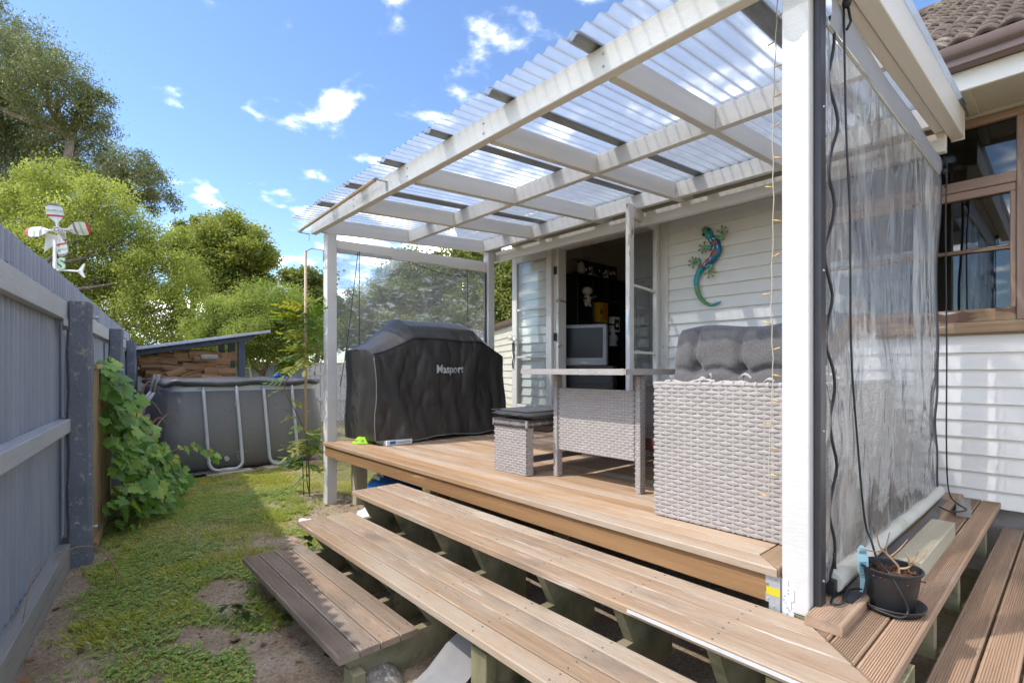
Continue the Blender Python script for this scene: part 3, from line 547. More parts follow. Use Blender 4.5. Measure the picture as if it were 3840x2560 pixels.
# dowel rods with brackets
t = thing('curtain_rod', 'tan wooden rod bracketed along the front beam of the pergola', 'rod', (-4.4, 1.85, 2.7))
part(MB().tube([(-5.30, 1.80, 2.775), (-3.62, 1.80, 2.83)], .015, 10), 'rod', m_dowel, t, True)
for x, z in ((-5.26, 2.757), (-3.60, 2.832)):
    part(MB().box((x-.012, 1.79, z-.004), (x+.012, 1.888, z)).box((x-.012, 1.884, z-.07), (x+.012, 1.8885, z)).box((x-.03,1.785,z+.001),(x+.015,1.815,z+.004)), 'bracket', m_galv, t)
t = thing('upright_rod', 'tan wooden rod standing upright beside the far white post with a climbing plant', 'rod', (-5.26, 1.86, .7))
part(MB().tube([(-5.28, 1.86, .74), (-5.28, 1.86, 2.58)], .014, 10), 'rod', m_dowel, t, True)
for z in (.72, 2.58): part(MB().box((-5.285, 1.855, z-.003), (-5.10, 1.868, z)).box((-5.134, 1.978, z-.12), (-5.118, 1.9845, z)).box((-5.134,1.868,z-.003),(-5.118,1.984,z)), 'bracket', m_galv, t)
# ------------------------------------------------------------ deck
deck = thing('deck', 'raised timber deck with stained boards under the pergola', 'deck', (-2.9, 3.2, .3))
DZT = .65; y = 2.03; k = 0
reeded('deck_board', m_deck, deck, -4.99, -.780, 1.975, .10, DZT, .03, 0, sk1=-1)
while y < 4.56:
    reeded('deck_board', m_deck, deck, -4.97, -.835, y+.045, .089, DZT, .03, 7, .0012, jit=.004); y += .0945
reeded('deck_board', m_deck, deck, 1.983, 4.55, -.780, .10, DZT, .03, 9, .002, 'Y', sk0=1)
plank('fascia_board', m_fascia, deck, (-4.96, 1.942, .515), (-.725, 1.984, .619)); plank('fascia_board', m_fascia, deck, (-4.985, 1.945, .515), (-4.9615, 4.55, .618))
for yy in (2.05, 2.55, 3.05, 3.55, 4.05, 4.5): plank('joist', m_bearer, deck, (-4.95, yy, .48), (-.78, yy+.045, .617))
for xx, yy in ((-5.0, 2.20), (-3.6, 2.25), (-2.2, 2.25), (-.95, 2.25), (-4.9, 3.6), (-3, 3.6), (-1.2, 3.6)): plank('pile', m_newwood if xx < -4.95 else m_bearer, deck, (xx+.05, yy, -.1), (xx+.17, yy+.12, .479))
# ------------------------------------------------------------ steps round the deck
steps = thing('deck_steps', 'three wide grooved timber steps wrapping round the front of the deck', 'steps', (-1.9, 1.4, 0))
BW, BP = .089, .0955
def tread(x0, yb, n, zt, cx=None):
    """n boards along X from x0, back edge yb; with a mitred corner starting at cx they turn and run back along Y to the house"""
    for k in range(n):
        yc = yb-BP*k-BW/2
        if cx is None: reeded('step_board', m_treadgrey, steps, x0[0], x0[1], yc, BW, zt, .03, jit=.006)
        else: reeded('step_board', m_tread, steps, x0[0], cx+BP*k+BW/2, yc, BW, zt, .03, sk1=-1, jit=.004)
tread((-3.476,), 1.925, 4, .50, -.635); tread((-3.525,), 1.565, 4, .34, -.345); tread((-3.53, -2.03), 1.225, 4, .18)
for k in range(3): reeded('step_board', m_treadside, steps, 1.925-BP*k-BW/2+.008, 4.60-random.uniform(0,.02), -.631+BP*k+BW/2, BW, .50, .03, axis='Y', sk0=1)
for k in range(5): reeded('step_board', m_treadside, steps, 1.565-BP*k-BW/2+.008, 4.62-random.uniform(0,.03), -.345+(BP+.011)*k+BW/2+.006, BW+.008, .34, .03, axis='Y', sk0=1)
def stringer(x, top3, w=.045):
    """saw-tooth carriage: level seats under the treads, faces raked back below each nosing"""
    pr = [(1.94,.47),(1.575,.47),(1.66,.309),(1.215,.309),(1.33,.149),(.875,.149),(1.0,-.03),(1.94,-.03)] if top3 else [(1.94,.47),(1.575,.47),(1.66,.309),(1.215,.309),(1.30,.16),(1.30,-.05),(1.45,-.05),(1.94,.17)]
    part(MB().prism(pr[::-1], lambda y, z: (x-w/2, y, z), lambda y, z: (x+w/2, y, z)), 'stringer', m_bearer, steps)
for x in (-3.40, -2.92, -2.46, -2.09): stringer(x, True)
for x in (-1.60, -1.18, -.80, -.36, .02): stringer(x, False)
for yy in (2.4, 2.95, 3.9): plank('bearer', m_bearer, steps, (-.63, yy, .30), (-.36, yy+.045, .4685)); plank('bearer', m_bearer, steps, (-.36, yy+.06, .05), (.2, yy+.105, .309))
for x, yy in ((-1.60, 1.24), (-2.05, .9)): plank('step_post', m_bearer, steps, (x-.05, yy, -.06), (x+.05, yy+.055, .25 if x > -2 else .10))
part(MB().box((-1.10, 1.5355, .486), (-.27, 1.538, .4975)), 'nosing_strip', m_alu, steps)
# nail heads on the treads
nh = MB().lathe([(.0045,0),(.004,.0012),(0,.0016)], (0,0,0), 6).mesh('nail_head'); nh.materials.append(m_naildark)
for zt, yb, n, xs in ((.50,1.925,4,(-3.40,-2.92,-2.46,-2.0,-1.60,-1.18,-.80)), (.34,1.565,4,(-3.40,-2.92,-2.46,-2.0,-1.60,-1.18,-.80)), (.18,1.225,4,(-3.40,-2.92,-2.46,-2.09))):
    for x in xs:
        for k in range(n):
            for d in (-.025, .025):
                o = bpy.data.objects.new('nail_head', nh); COL.objects.link(o); o.parent = steps; o.location = Vector((x+random.uniform(-.01,.01), yb-BP*k-BW/2+d, zt-.0004))-wloc(steps)
# nail plate over the corner joint
t = thing('nail_plate', 'folded zinc nail plate with yellow tape joining deck edge to corner post', 'bracket', (-.76, 1.94, .55))
def toothed(x0, x1, y, z0, z1):
    mb = MB(); pts = []; n = 4
    for i in range(n):
        a = z0+(z1-z0)*i/n; b = z0+(z1-z0)*(i+1)/n; pts += [(x0 if i % 2 else x0+.012, a), (x0 if i % 2 else x0+.012, b)]
    pts = [(x1, z0)]+pts+[(x1, z1)]
    return mb.prism(pts, lambda x, z: (x, y, z), lambda x, z: (x, y-.0015, z))
part(toothed(-.775, -.7235, 1.9405, .485, .617), 'plate_wing', m_steelmatte, t)
part(MB().prism([(-.7225,.47),(-.68,.47),(-.68,.50),(-.69,.51),(-.69,.54),(-.68,.545),(-.68,.585),(-.70,.59),(-.70,.615),(-.7225,.615)], lambda x, z: (x, 1.9485, z), lambda x, z: (x, 1.947, z)), 'plate_wing', m_paintplate, t)
part(MB().box((-.772, 1.9383, .545), (-.7235, 1.9389, .575)), 'tape', m_tape, t)
for i in range(9): part(MB().ball((random.choice((-.765,-.745,-.712,-.70)), 1.9385 if i < 5 else 1.947, .495+.012*i), .0035, 6, 4), 'nail', m_galv, t)
# ------------------------------------------------------------ corrugated iron fence with concrete posts
fence = thing('corrugated_fence', 'tall blue grey corrugated iron fence with concrete posts along the lawn', 'fence', (-6, .1, 0))
def fp(s, n, z): p = F0+FD*s+FN*n; return (p.x, p.y, z)      # s along the fence from the first post, n out into the yard
s = -2.6
while s < 6.6:
    n = 120; lift = .004*(int(s*10) % 2); zt = 2.035+random.uniform(-.008,.008)
    part(MB().grid([[fp(s+.80*i/n, lift+.019*math.sin(2*math.pi*(s+.80*i/n)/.10), z) for i in range(n+1)] for z in (.10, zt)]), 'iron_sheet', m_iron, fence, True); s += .70
def cpost(s):
    mb = MB(); w, d, h = .15, .135, 1.83
    rows = []
    P = lambda a, b, z: fp(s+a, b, z)
    nz = 26; per = [(-w/2+.02,.06),(-w/2,.078),(-w/2,.06+d-.018),(-w/2+.018,.06+d),(w/2-.018,.06+d),(w/2,.06+d-.018),(w/2,.078),(w/2-.02,.06)]
    for i in range(nz+1):
        z = -.1+(h+.1)*i/nz; rows.append([P(a*(1+.03*math.sin(z*9+a*40)), b+.004*math.sin(z*13+a*30), z+(.012*math.sin(a*60) if i == nz else 0)) for a, b in per+per[:1]])
    mb.grid(rows); mb.add(rows[-1][:-1], [tuple(range(8))])
    o = part(mb, 'concrete_post', m_concpost, fence, 'auto')
    part(MB().tube([P(.0,.06+d-.01,1.74), P(.0,.06+d+.035,1.74)], .008, 8).tube([P(0,.06+d+.02,1.74), P(0,.06+d+.034,1.74)], .014, 6), 'bolt', m_galv, o)
    part(MB().tube([P(.0,.06+d-.01,.25), P(.0,.06+d+.03,.25)], .008, 8).tube([P(0,.06+d+.016,.25), P(0,.06+d+.028,.25)], .013, 6), 'bolt', m_galv, o)
PS = (.075, 2.95, 5.75)
for s in PS: cpost(s)
for a, b in ((-2.6, 0), (.15, 2.875), (3.03, 5.675)):
    beam('top_rail', m_rail, fence, fp(a, .045, 1.77), fp(b, .045, 1.77), .05, .125); beam('middle_rail', m_rail, fence, fp(a, .05, .985), fp(b, .05, .985), .075, .09); beam('kick_board', m_kick, fence, fp(a, .05, .09), fp(b, .05, .09), .07, .17)
nl = MB().lathe([(.0,.012),(.012,.008),(.013,0)], (0,0,0), 8); nl.tube([(0,0,0),(.01,0,-.02)], .004, 5); nl = nl.mesh('nail'); nl.materials.append(m_rust)
for sv in (-1.5,-.95,-.42,.5,1.2,1.9):
    o = bpy.data.objects.new('nail', nl); COL.objects.link(o); o.parent = fence; o.location = Vector(fp(sv, .05, 1.835))-wloc(fence); o.rotation_euler = (random.uniform(-.9,.9), random.uniform(-.9,.9), 0)
part(MB().grid([[fp(-.16+.13*i/6, .07+.02*math.sin(i), 1.66-.05*i/6+.03*j+.01*math.sin(i*2+j)) for i in range(7)] for j in range(3)]), 'torn_strap', m_vinylgrey, fence)
# bamboo screen leaning on the fence behind the first post
t = thing('bamboo_screen', 'slatted bamboo screen leaning against the iron fence under the leafy vine', 'screen', fp(.9,.17,0))
bm_ = MB().box((-.011,-.008,-.68),(.011,.008,.68)).mesh('slat', bevel=.002); bm_.materials.append(m_bamboo)
for i in range(30):
    o = bpy.data.objects.new('slat', bm_); COL.objects.link(o); o.parent = t; sv = .34+i*.045; o.location = Vector(fp(sv, .17, .71))-wloc(t); o.rotation_euler = (random.uniform(-.01,.01), random.uniform(-.015,.015), math.atan2(FD.y, FD.x))
beam('frame_rail', m_bamboo, t, fp(.30,.185,1.39), fp(1.68,.185,1.39), .03, .035); beam('frame_rail', m_bamboo, t, fp(.30,.185,.05), fp(1.68,.185,.05), .03, .05)
beam('frame_rail', m_bamboo, t, fp(.30,.155,.72), fp(1.68,.155,.72), .015, .03)
# wooden wind spinner on a pole behind the fence
wm = thing('wind_spinner', 'white painted windmill spinner with red and green bands on a pole behind the fence', 'weather vane', (-6.78,-.06,0))
part(MB().tube([(-6.78,-.06,0), (-6.78,-.06,2.66)], .016, 10), 'pole', m_wm, wm, True)
HUB = Vector((-6.765, -.035, 2.755)); U = Vector((.664,.748,0)).normalized(); Fv = Vector((-.748,.664,0)); AX = (Fv*-.86+U*.28).normalized(); A1 = Vector((0,0,1)).cross(AX).normalized(); A2 = AX.cross(A1)
mb = MB(); mb.tube([HUB-AX*.02, HUB+AX*.03], .032, 12); part(mb, 'hub', m_wm, wm, 'auto')
for k in range(7): a = k*2*math.pi/7; part(MB().ball(tuple(HUB+AX*.031+(A1*math.cos(a)+A2*math.sin(a))*.02), .007, 8, 5), 'hub_stud', m_wmgrey, wm, True)
for k in range(4):
    a = math.radians(8+90*k); rd = A1*math.cos(a)+A2*math.sin(a); td = (AX.cross(rd))*.80+AX*.50*(1); td.normalize()
    mb = MB(); mb.tube([HUB+rd*.03, HUB+rd*.11], .011, 8); 
    prof = [(.072,.010),(.144,.066),(.216,.068),(.248,.058),(.263,.032),(.2665,.0)]
    nrm = rd.cross(td).normalized()
    def ptp(r, wv): return HUB+rd*r+td*wv-nrm*abs(wv)*.18
    def strip(r0, r1, off):
        rows = []
        W_ = lambda r: np.interp(r, [p[0] for p in prof], [p[1] for p in prof])
        for r in np.linspace(r0, r1, 6): rows.append([ptp(r, W_(r)*v)+nrm*off for v in np.linspace(-1, 1, 9)])
        return MB().grid(rows)
    m2 = strip(.072, .2665, -.004); m2.add(strip(.072,.2665,.004).v, strip(.072,.2665,.004).f); m2.add(mb.v, mb.f)
    bl = part(m2, 'blade', m_wm, wm, True)
    order = (m_wmgrey, m_wmgreen, m_wmred) if k % 2 == 0 else (m_wmred, m_wmgreen, m_wmgrey)
    for (r0, r1), mt in zip(((.133,.151), (.184,.202), (.241,.265)), order):
        st = strip(r0, r1, .0065); sb = strip(r0, r1, -.0065); st.add(sb.v, sb.f); part(st, 'painted_band', mt, bl, True)
TD = (Fv*.55-U*.80).normalized(); mb = MB(); mb.tube([HUB, HUB-AX*.10, HUB-AX*.12+Vector((0,0,-.06))], .018, 8); part(mb, 'axle_housing', m_wm, wm, True)
mb = MB(); q0 = HUB-AX*.12+Vector((0,0,-.05)); D1 = (-U*.8-Fv*.5).normalized()
mb.prism([(0,0),(.06,-.07),(.15,-.16),(.14,.03),(.06,.02)], lambda a, b: q0+D1*a+Vector((0,0,b)), lambda a, b: q0+D1*a+Vector((0,0,b))+AX*.012); part(mb, 'tail_fin', m_wm, wm)
mb = MB(); zc = 2.36; arr = [Vector((-6.78,-.06,zc)), Vector((-6.78,-.06,zc))+U*.26+Fv*-.02+Vector((0,0,-.02))]; mb.tube(arr, .009, 8)
e = arr[1]; mb.prism([(-.02,0),(.04,.075),(.055,.075),(.03,0),(.055,-.06),(.04,-.06)], lambda a, b: e+U*a+Vector((0,0,b)), lambda a, b: e+U*a+Vector((0,0,b))+Fv*.012); part(mb, 'pointer_arrow', m_wm, wm)
def text_mesh(txt, size, ext=.002, off=0.0, shear=0):
    c = bpy.data.curves.new('lettering', 'FONT'); c.body = txt; c.size = size; c.extrude = ext; c.offset = off; c.shear = shear; c.align_x = 'CENTER'; c.resolution_u = 4
    o = bpy.data.objects.new('lettering', c); COL.objects.link(o); bpy.context.view_layer.update()
    me = bpy.data.meshes.new_from_object(o.evaluated_get(bpy.context.evaluated_depsgraph_get())); bpy.data.objects.remove(o); bpy.data.curves.remove(c); return me
def lettering(txt, size, mat, parent, loc, right, up, name='lettering', ext=.001, off=0.0):
    me = text_mesh(txt, size, ext, off); me.materials.clear(); me.materials.append(mat); r = Vector(right).normalized(); u = Vector(up).normalized(); n = r.cross(u)
    o = bpy.data.objects.new(name, me); COL.objects.link(o); o.parent = parent; o.rotation_euler = Matrix((r, u, n)).transposed().to_euler(); o.location = Vector(loc)-wloc(parent); return o
lettering('S', .16, m_wmgreen, wm, Vector((-6.78,-.06,zc+.0))+U*.085-Fv*.02, U, (0,0,1), 'compass_letter', .006, .006)
# ------------------------------------------------------------ frame pool with folded cover and ladder
pool = thing('frame_pool', 'grey above ground frame pool with pale top band and dark cover', 'pool', (-9.1, 1.93, 0))
X0, X1, Y0, Y1 = -10.5, -7.60, 1.03, 2.86
def pool_ring(off, z, n=10, r=.18):
    pts = []
    for cx, cy, a0 in ((X1+off-r, Y0-off+r, -90), (X1+off-r, Y1+off-r, 0), (X0-off+r, Y1+off-r, 90), (X0-off+r, Y0-off+r, 180)):
        for i in range(n+1):
            a = math.radians(a0+90*i/n); pts.append((cx+r*math.cos(a), cy+r*math.sin(a), z))
    out = []
    for a, b in zip(pts, pts[1:]+pts[:1]):
        m = 8 if (Vector(a)-Vector(b)).length > .4 else 1
        for k in range(m): out.append(tuple(Vector(a).lerp(Vector(b), k/m)))
    return out+out[:1]
prof = [(-.16,.015),(-.05,.03),(.02,.10),(.065,.24),(.085,.42),(.075,.62),(.045,.82),(.015,1.0),(0,1.085)]
rows = [pool_ring(o, z) for o, z in prof]
rows = [[(x, y, z+.0) if i in (0,) else (x+.006*math.sin(y*31+z*4), y+.006*math.sin(x*29+z*3), z) for x, y, z in r] for i, r in enumerate(rows)]
part(MB().grid(rows), 'liner_wall', m_poolside, pool, True)
part(MB().grid([pool_ring(.002, 1.085), pool_ring(.006, 1.12), pool_ring(.003, 1.165)]), 'top_band', m_poolband, pool, True)
cv = []
for o, z in ((.03,1.145),(.055,1.17),(.06,1.20),(.03,1.225),(-.08,1.225),(-.4,1.21)):
    ring = pool_ring(o, z); cv.append([(x+.018*math.sin(y*9+z*60)*(o > -.05), y+.012*math.sin(x*7), z+.012*math.sin(y*7.3+x*5)+.010*math.sin(y*23+x*3)) for x, y, z in ring])
mb = MB().grid(cv); mb.add(cv[-1][:-1], [tuple(range(len(cv[-1])-1))]); part(mb, 'pool_cover', m_poolcover, pool, True)
def pool_leg(ya, yb):
    """U-shaped leg splayed out from the wall"""
    pts = []; xt, xb = X1+.03, X1+.17; rr = .10
    pts.append((xt, ya, 1.14))
    for z in np.linspace(1.0, .16, 6): pts.append((xt+(xb-xt)*(1.14-z)/1.08, ya+.045*(1.14-z), z))
    y0, y1 = ya+.048, yb+.048
    for a in (20, 45, 70): pts.append((xb-.005, y0+rr-rr*math.cos(math.radians(a)), .06+rr-rr*math.sin(math.radians(a))))
    pts += [(xb, y0+rr, .06), (xb, y1-rr, .06)]
    for a in (70, 45, 20): pts.append((xb-.005, y1-rr+rr*math.cos(math.radians(a)), .06+rr-rr*math.sin(math.radians(a))))
    for z in np.linspace(.16, 1.0, 6): pts.append((xt+(xb-xt)*(1.14-z)/1.08, yb+.045*(1.14-z), z))
    pts.append((xt, yb, 1.14)); lg = part(MB().tube(pts, .021, 10), 'frame_leg', m_steelgrey, pool, True)
    part(MB().tube([(xb, y0+.13, .06), (xb, y1-.10, .06)], .0255, 10), 'foot_sleeve', m_steelgrey, lg, True)
    for yy in (ya, yb)[1:]: part(MB().tube([(xt+.02, yy, 1.15), (xt+.035, yy-.01, 1.05), (xt+.04, yy-.02, .88)], .005, 6), 'tie_cord', m_whiteprint, lg, True)
pool_leg(1.36, 1.75); pool_leg(2.09, 2.47)
part(MB().tube([(X1+.06,1.62,.19),(X1+.115,1.62,.19)], .030, 14).tube([(X1+.11,1.62,.19),(X1+.125,1.62,.19)], .020, 6), 'drain_plug', m_plasticgrey, pool, 'auto')
ring = MB(); c0 = Vector((X1+.094,1.785,.20)); pts = [c0+Vector((0,.036*math.cos(a),.036*math.sin(a))) for a in np.linspace(0, 2*math.pi, 21)]; ring.tube(pts, .0025, 5, False); ring.tube([c0+Vector((0,-.025,.025)), c0+Vector((0,.025,-.025))], .0025, 5); ring.box(tuple(c0+Vector((-.002,-.05,.055))), tuple(c0+Vector((.002,.08,.060)))); ring.box(tuple(c0+Vector((-.002,-.05,.068))), tuple(c0+Vector((.002,.02,.072)))); part(ring, 'warning_print', m_plasticgrey, pool)
for (ya, yb), lab in (((1.36, 1.90), 'pale timber offcut under the nearer pool leg'), ((2.06, 2.60), 'pale timber offcut under the pool leg beside the leafy climber')):
    o = plank('timber_offcut', m_newwood, None, (X1+.08, ya, .0), (X1+.27, yb, .036)); tag(o, lab, 'timber', 'offcuts under the pool legs')
lad = thing('pool_ladder', 'grey folding ladder with pale plastic steps against the end of the pool', 'ladder', (-8.6, .75, 0))
for x in (-8.75, -8.35): part(MB().tube([(x, .98, 1.30), (x, .93, 1.05), (x, .58, .03)], .020, 8), 'ladder_rail', m_poolside, lad, True)
for x in (-8.74, -8.36):
    pts = [(x+.02, .93, 1.06), (x+.02, .80, .86), (x+.02, .78, .72), (x+.02, .66, .55), (x+.02, .58, .30), (x+.02, .47, .04)]; part(MB().tube(pts, [.02,.045,.03,.045,.035,.03], 8, True, .4), 'side_guard', m_plasticgrey, lad, True)
for z, y in ((.25,.66), (.50,.75), (.75,.83)): part(MB().box((-8.77, y-.06, z-.012), (-8.33, y+.05, z+.012)).tube([(-8.80,y-.02,z),(-8.30,y-.02,z)],.018,8), 'ladder_step', m_plasticgrey, lad)
o = MB().grid([[(-7.35-i*.16+.02*math.sin(j), .72+j*.13+.03*math.sin(i*1.3), .012+.012*math.sin(i*2.1+j*1.7)+.006*j) for j in range(7)] for i in range(11)]).obj('ground_sheet', m_tarp, None, True); tag(o, 'crumpled black plastic sheet on the ground beside the pool', 'sheet')
labs = ['grey board on the pool-side pile, topmost', 'grey board on the pool-side pile, second from top', 'grey board on the pool-side pile, third from top', 'grey board on the pool-side pile, at the bottom']
for k in range(4):
    o = plank('stacked_plank', m_greywood, None, (-8.9-.1*k, .66+.02*k, .30-.07*k), (-7.95+.05*(k % 2), .90, .335-.07*k)); o.rotation_euler.z += random.uniform(-.08,.08); tag(o, labs[k], 'board', 'boards piled by the pool')
    for xx in (-8.8, -8.1): pass
# ------------------------------------------------------------ firewood shed
shed = thing('firewood_shed', 'open lean-to wood shed with dark posts and pale metal roof behind the pool', 'shed', (-11.9, 2.0, 0))
zt = lambda y: 1.66+.186*(y-.95)
roofp = [(.80,zt(.80)),(3.06,zt(3.06))]
rows = [[(x, y+0, zt(y)+.075+.008*math.sin(2*math.pi*y/.076)) for y in np.arange(.72, 3.10, .0095)] for x in (-10.75, -13.2)]
part(MB().grid(rows), 'roof_sheet', m_shedroof, shed, True); beam('roof_flashing', m_shedroof, shed, (-10.74, .72, zt(.72)+.07), (-10.74, 3.10, zt(3.10)+.07), .012, .05)
beam('roof_beam', m_shedframe, shed, (-10.9, .80, zt(.80)), (-10.9, 2.80, zt(2.80)), .045, .11); beam('roof_beam', m_shedframe, shed, (-12.9, .80, zt(.80)), (-12.9, 2.95, zt(2.95)), .045, .11)
for y in np.arange(1.0, 3.0, .38): beam('purlin', m_rawwood, shed, (-10.85, y, zt(y)+.035), (-13.1, y, zt(y)+.035), .07, .04)
for x, y in ((-10.95, 2.56), (-10.95, .86), (-12.9, 2.62), (-11.9, 2.60), (-12.9, .9)): plank('shed_post', m_shedframe, shed, (x-.05, y, -.05), (x+.05, y+.115, zt(y)-.02))
plank('front_plank', m_greywood, shed, (-10.90, .98, .88), (-10.865, 2.50, 1.0)); plank('front_upright', m_rawwood, shed, (-10.93, .99, -.02), (-10.88, 1.05, .879))
part(MB().grid([[(-10.885+.009*math.sin(2*math.pi*z/.076), y, z) for z in np.arange(.22,.878,.0095)] for y in (1.06, 2.5)]), 'front_sheet', m_rustiron, shed, True)
plank('front_plank', m_rawwood, shed, (-10.90, 1.06, .0), (-10.87, 2.5, .21)); plank('front_plank', m_rawwood, shed, (-10.897, 1.06, .40), (-10.875, 2.5, .46))
part(MB().grid([[(-13.0, y, z) for y in np.arange(.9, 2.9, .5)] for z in (0, 1.7)]), 'back_sheet', m_iron, shed)
def log_mesh(seed):
    r = random.Random(seed); n = 7; mb = MB(); kind = seed % 3; L_ = 1.0
    base = [(r.uniform(.75,1.1)*math.cos(a), r.uniform(.6,.95)*math.sin(a)) for a in [2*math.pi*i/n+r.uniform(-.25,.25) for i in range(n)]]
    if kind == 0: base = [(-1,-.55),(.2,-.7),(1,-.5),(.85,.1),(.15,.75),(-.7,.35)]
    rows = []
    for i in range(5): rows.append([( -.5+i/4, y*(1+r.uniform(-.08,.08)), z*(1+r.uniform(-.08,.08))) for y, z in base])
    rows = [rw+rw[:1] for rw in rows]; mb.grid(rows); k = len(base); mb.add(rows[0][:-1], [tuple(range(k-1,-1,-1))]); mb.add(rows[-1][:-1], [tuple(range(k))]); me = mb.mesh('split_log'); me.materials.append(m_log); return me
logs = [log_mesh(i) for i in range(9)]
stack = thing('firewood_stack', 'stacked split firewood under the lean-to roof', 'firewood', (-11.4, 1.75, .9))
r_ = random.Random(5); z = 1.05; row = 0
while z < 1.72:
    y = 1.0+r_.uniform(0,.1); 
    while y < 2.42:
        l = r_.uniform(.24,.36); o = bpy.data.objects.new('split_log', r_.choice(logs)); COL.objects.link(o); o.parent = stack
        hump = .05*math.sin((y-1)*2.2)
        if z+hump > zt(y)-.02: y += l; continue
        o.location = Vector((-11.02+r_.uniform(-.06,.05)-.03*row, y+l/2, z+hump+r_.uniform(-.01,.01)))-wloc(stack); o.scale = (l, r_.uniform(.085,.115), r_.uniform(.062,.082)); o.rotation_euler = (r_.uniform(0,6), r_.uniform(-.14,.14) if r_.random() > .12 else r_.uniform(-.7,-.4), math.pi/2+r_.uniform(-.15,.15)); y += l*r_.uniform(.86,1.0)
    z += .112; row += 1
for k in range(26):
    o = bpy.data.objects.new('split_log', r_.choice(logs)); COL.objects.link(o); o.parent = stack; l = r_.uniform(.22,.34); o.scale = (l, .075, .055); o.location = Vector((-11.35+r_.uniform(-.15,.1), r_.uniform(1.1,2.4), r_.uniform(1.05,1.6)))-wloc(stack); o.rotation_euler = (r_.uniform(0,6), 0, r_.uniform(1.2,1.9))
o = MB().box((-10.95,1.98,1.02),(-10.75,2.44,1.14)).obj('crate', m_greywood, None, bevel=.012); tag(o, 'long grey plastic tool case lying on the firewood', 'case')
o2 = MB().box((-10.90,1.90,1.545),(-10.72,2.18,1.64)).obj('block', m_conc, None, bevel=.02); tag(o2, 'small grey block on top of the firewood stack', 'block')
# blue hose fittings and cord on the pool rim
for k, (y, z) in enumerate(((2.02,1.25),(2.08,1.25))):
    pass
o = MB().tube([(-7.72,2.28,1.26),(-7.74,2.32,1.30),(-7.75,2.38,1.27),(-7.73,2.44,1.25)], .018, 8).ball((-7.73,2.30,1.27), .03, 8, 6).obj('pool_toy', m_sackblue, None, True); tag(o, 'small blue plastic fitting lying on the pool cover', 'fitting')
# ------------------------------------------------------------ far fences, ladder, garage
ff = thing('far_iron_fence', 'low blue grey corrugated fence at the far end of the yard beyond the pool', 'fence', (-15.5, 4, 0))
for k in range(9): part(MB().grid([[(-15.5+.01*math.sin(2*math.pi*y/.09), y, z) for y in np.arange(2.6+k*.75, 2.6+k*.75+.76, .011)] for z in (0, 1.53)]), 'iron_sheet', m_iron, ff, True)
plank('top_rail', m_greywood, ff, (-15.46, 2.4, 1.50), (-15.36, 9.4, 1.575))
ct = MB()
for y in np.arange(3.0, 5.0, .06): ct.box((-15.43,y,1.575),(-15.40,y+.02,1.625))
part(ct, 'spike_strip', m_plasticgrey, ff)
lt = thing('step_ladder', 'white folding step ladder standing behind the wood shed post', 'ladder', (-13.2, 3.15, 0))
for y0, y1 in ((3.00, 3.22), (3.55, 3.30)): part(MB().tube([(-13.2,y0,0),(-13.2,y1,1.62)], .022, 6), 'ladder_rail', m_white, lt)
for z in (.5,.8,1.1,1.4): part(MB().box((-13.23, 3.0+.10*z/1.2+.02, z-.012), (-13.17, 3.42-.06*z, z+.012)), 'rung', m_white, lt)
wf = thing('white_picket_gate', 'weathered white timber fence at the far end beside the white post', 'fence', (-13.2, 5.6, 0))
for k in range(11): plank('paling', m_peel, wf, (-13.2, 4.62+k*.135, .0), (-13.17, 4.74+k*.135, 1.50+.03*math.sin(k)))
plank('rail', m_peel, wf, (-13.169, 4.6, .55), (-13.13, 6.1, .64)); plank('rail', m_peel, wf, (-13.169, 4.6, 1.22), (-13.13, 6.1, 1.31))
# garage seen past the house corner; its long wall runs away from the camera
a = math.radians(48.4+15.4); G = Vector((-math.sin(a), math.cos(a), 0)); GN = Vector((-G.y, G.x, 0))       # along the wall, and its left-hand side (the visible face)
gar = thing('garage', 'cream weatherboard garage with faded red brown iron roof past the house corner', 'garage', (-8.7, 7.6, 0))
g0 = Vector((-.748,.664,0))*11.2+Vector((.664,.748,0))*.10-G*1.2
GNv = GN if GN.dot(-g0) > 0 else -GN
gp_ = lambda s_, n_, z_: tuple(g0+G*s_+GNv*n_+Vector((0,0,z_)))
for k in range(15):
    z0 = .1+k*.155
    part(MB().prism([(.0,z0),(.030,z0),(.010,z0+.155),(.0,z0+.155)], lambda n_, z_: gp_(-2, n_, z_), lambda n_, z_: gp_(8, n_, z_)), 'weatherboard', m_cream, gar)
part(MB().prism([(-.05,2.38),(.10,2.38),(.13,2.41),(.13,2.50),(-.05,2.50)], lambda n_, z_: gp_(-2.2, n_, z_), lambda n_, z_: gp_(8.2, n_, z_)), 'gutter', m_gutter, gar)
part(MB().grid([[gp_(s_, .10-n_*4.2, 2.50+n_*1.15+.012*math.sin(2*math.pi*s_/.12)) for s_ in np.arange(-2.2, 8.2, .02)] for n_ in (0,1)]), 'roof_sheet', m_garroof, gar, True)
part(MB().box((-.1,-.1,0),(.1,.1,.1)), 'footing', m_conc, gar) if False else None
part(MB().prism([(-4.2,0),(-.06,0),(-.06,2.37),(-4.2,2.37)], lambda n_, z_: gp_(-2, n_, z_), lambda n_, z_: gp_(8, n_, z_)), 'wall_core', m_cream, gar)
lp = thing('flood_light', 'round glass security light on the cream garage wall', 'lamp', gp_(1.15, .04, 2.08))
part(MB().ball(gp_(1.15,.16,2.06), .075, 12, 8), 'glass_globe', m_pane, lp, True); part(MB().ball(gp_(1.15,.15,2.06), .05, 10, 6), 'bulb', m_figwhite, lp, True); part(MB().tube([gp_(1.15,.03,2.1), gp_(1.15,.10,2.09)], .045, 10).ball(gp_(1.12,.06,1.98), .035, 8, 6), 'lamp_base', m_gutter, lp, True)
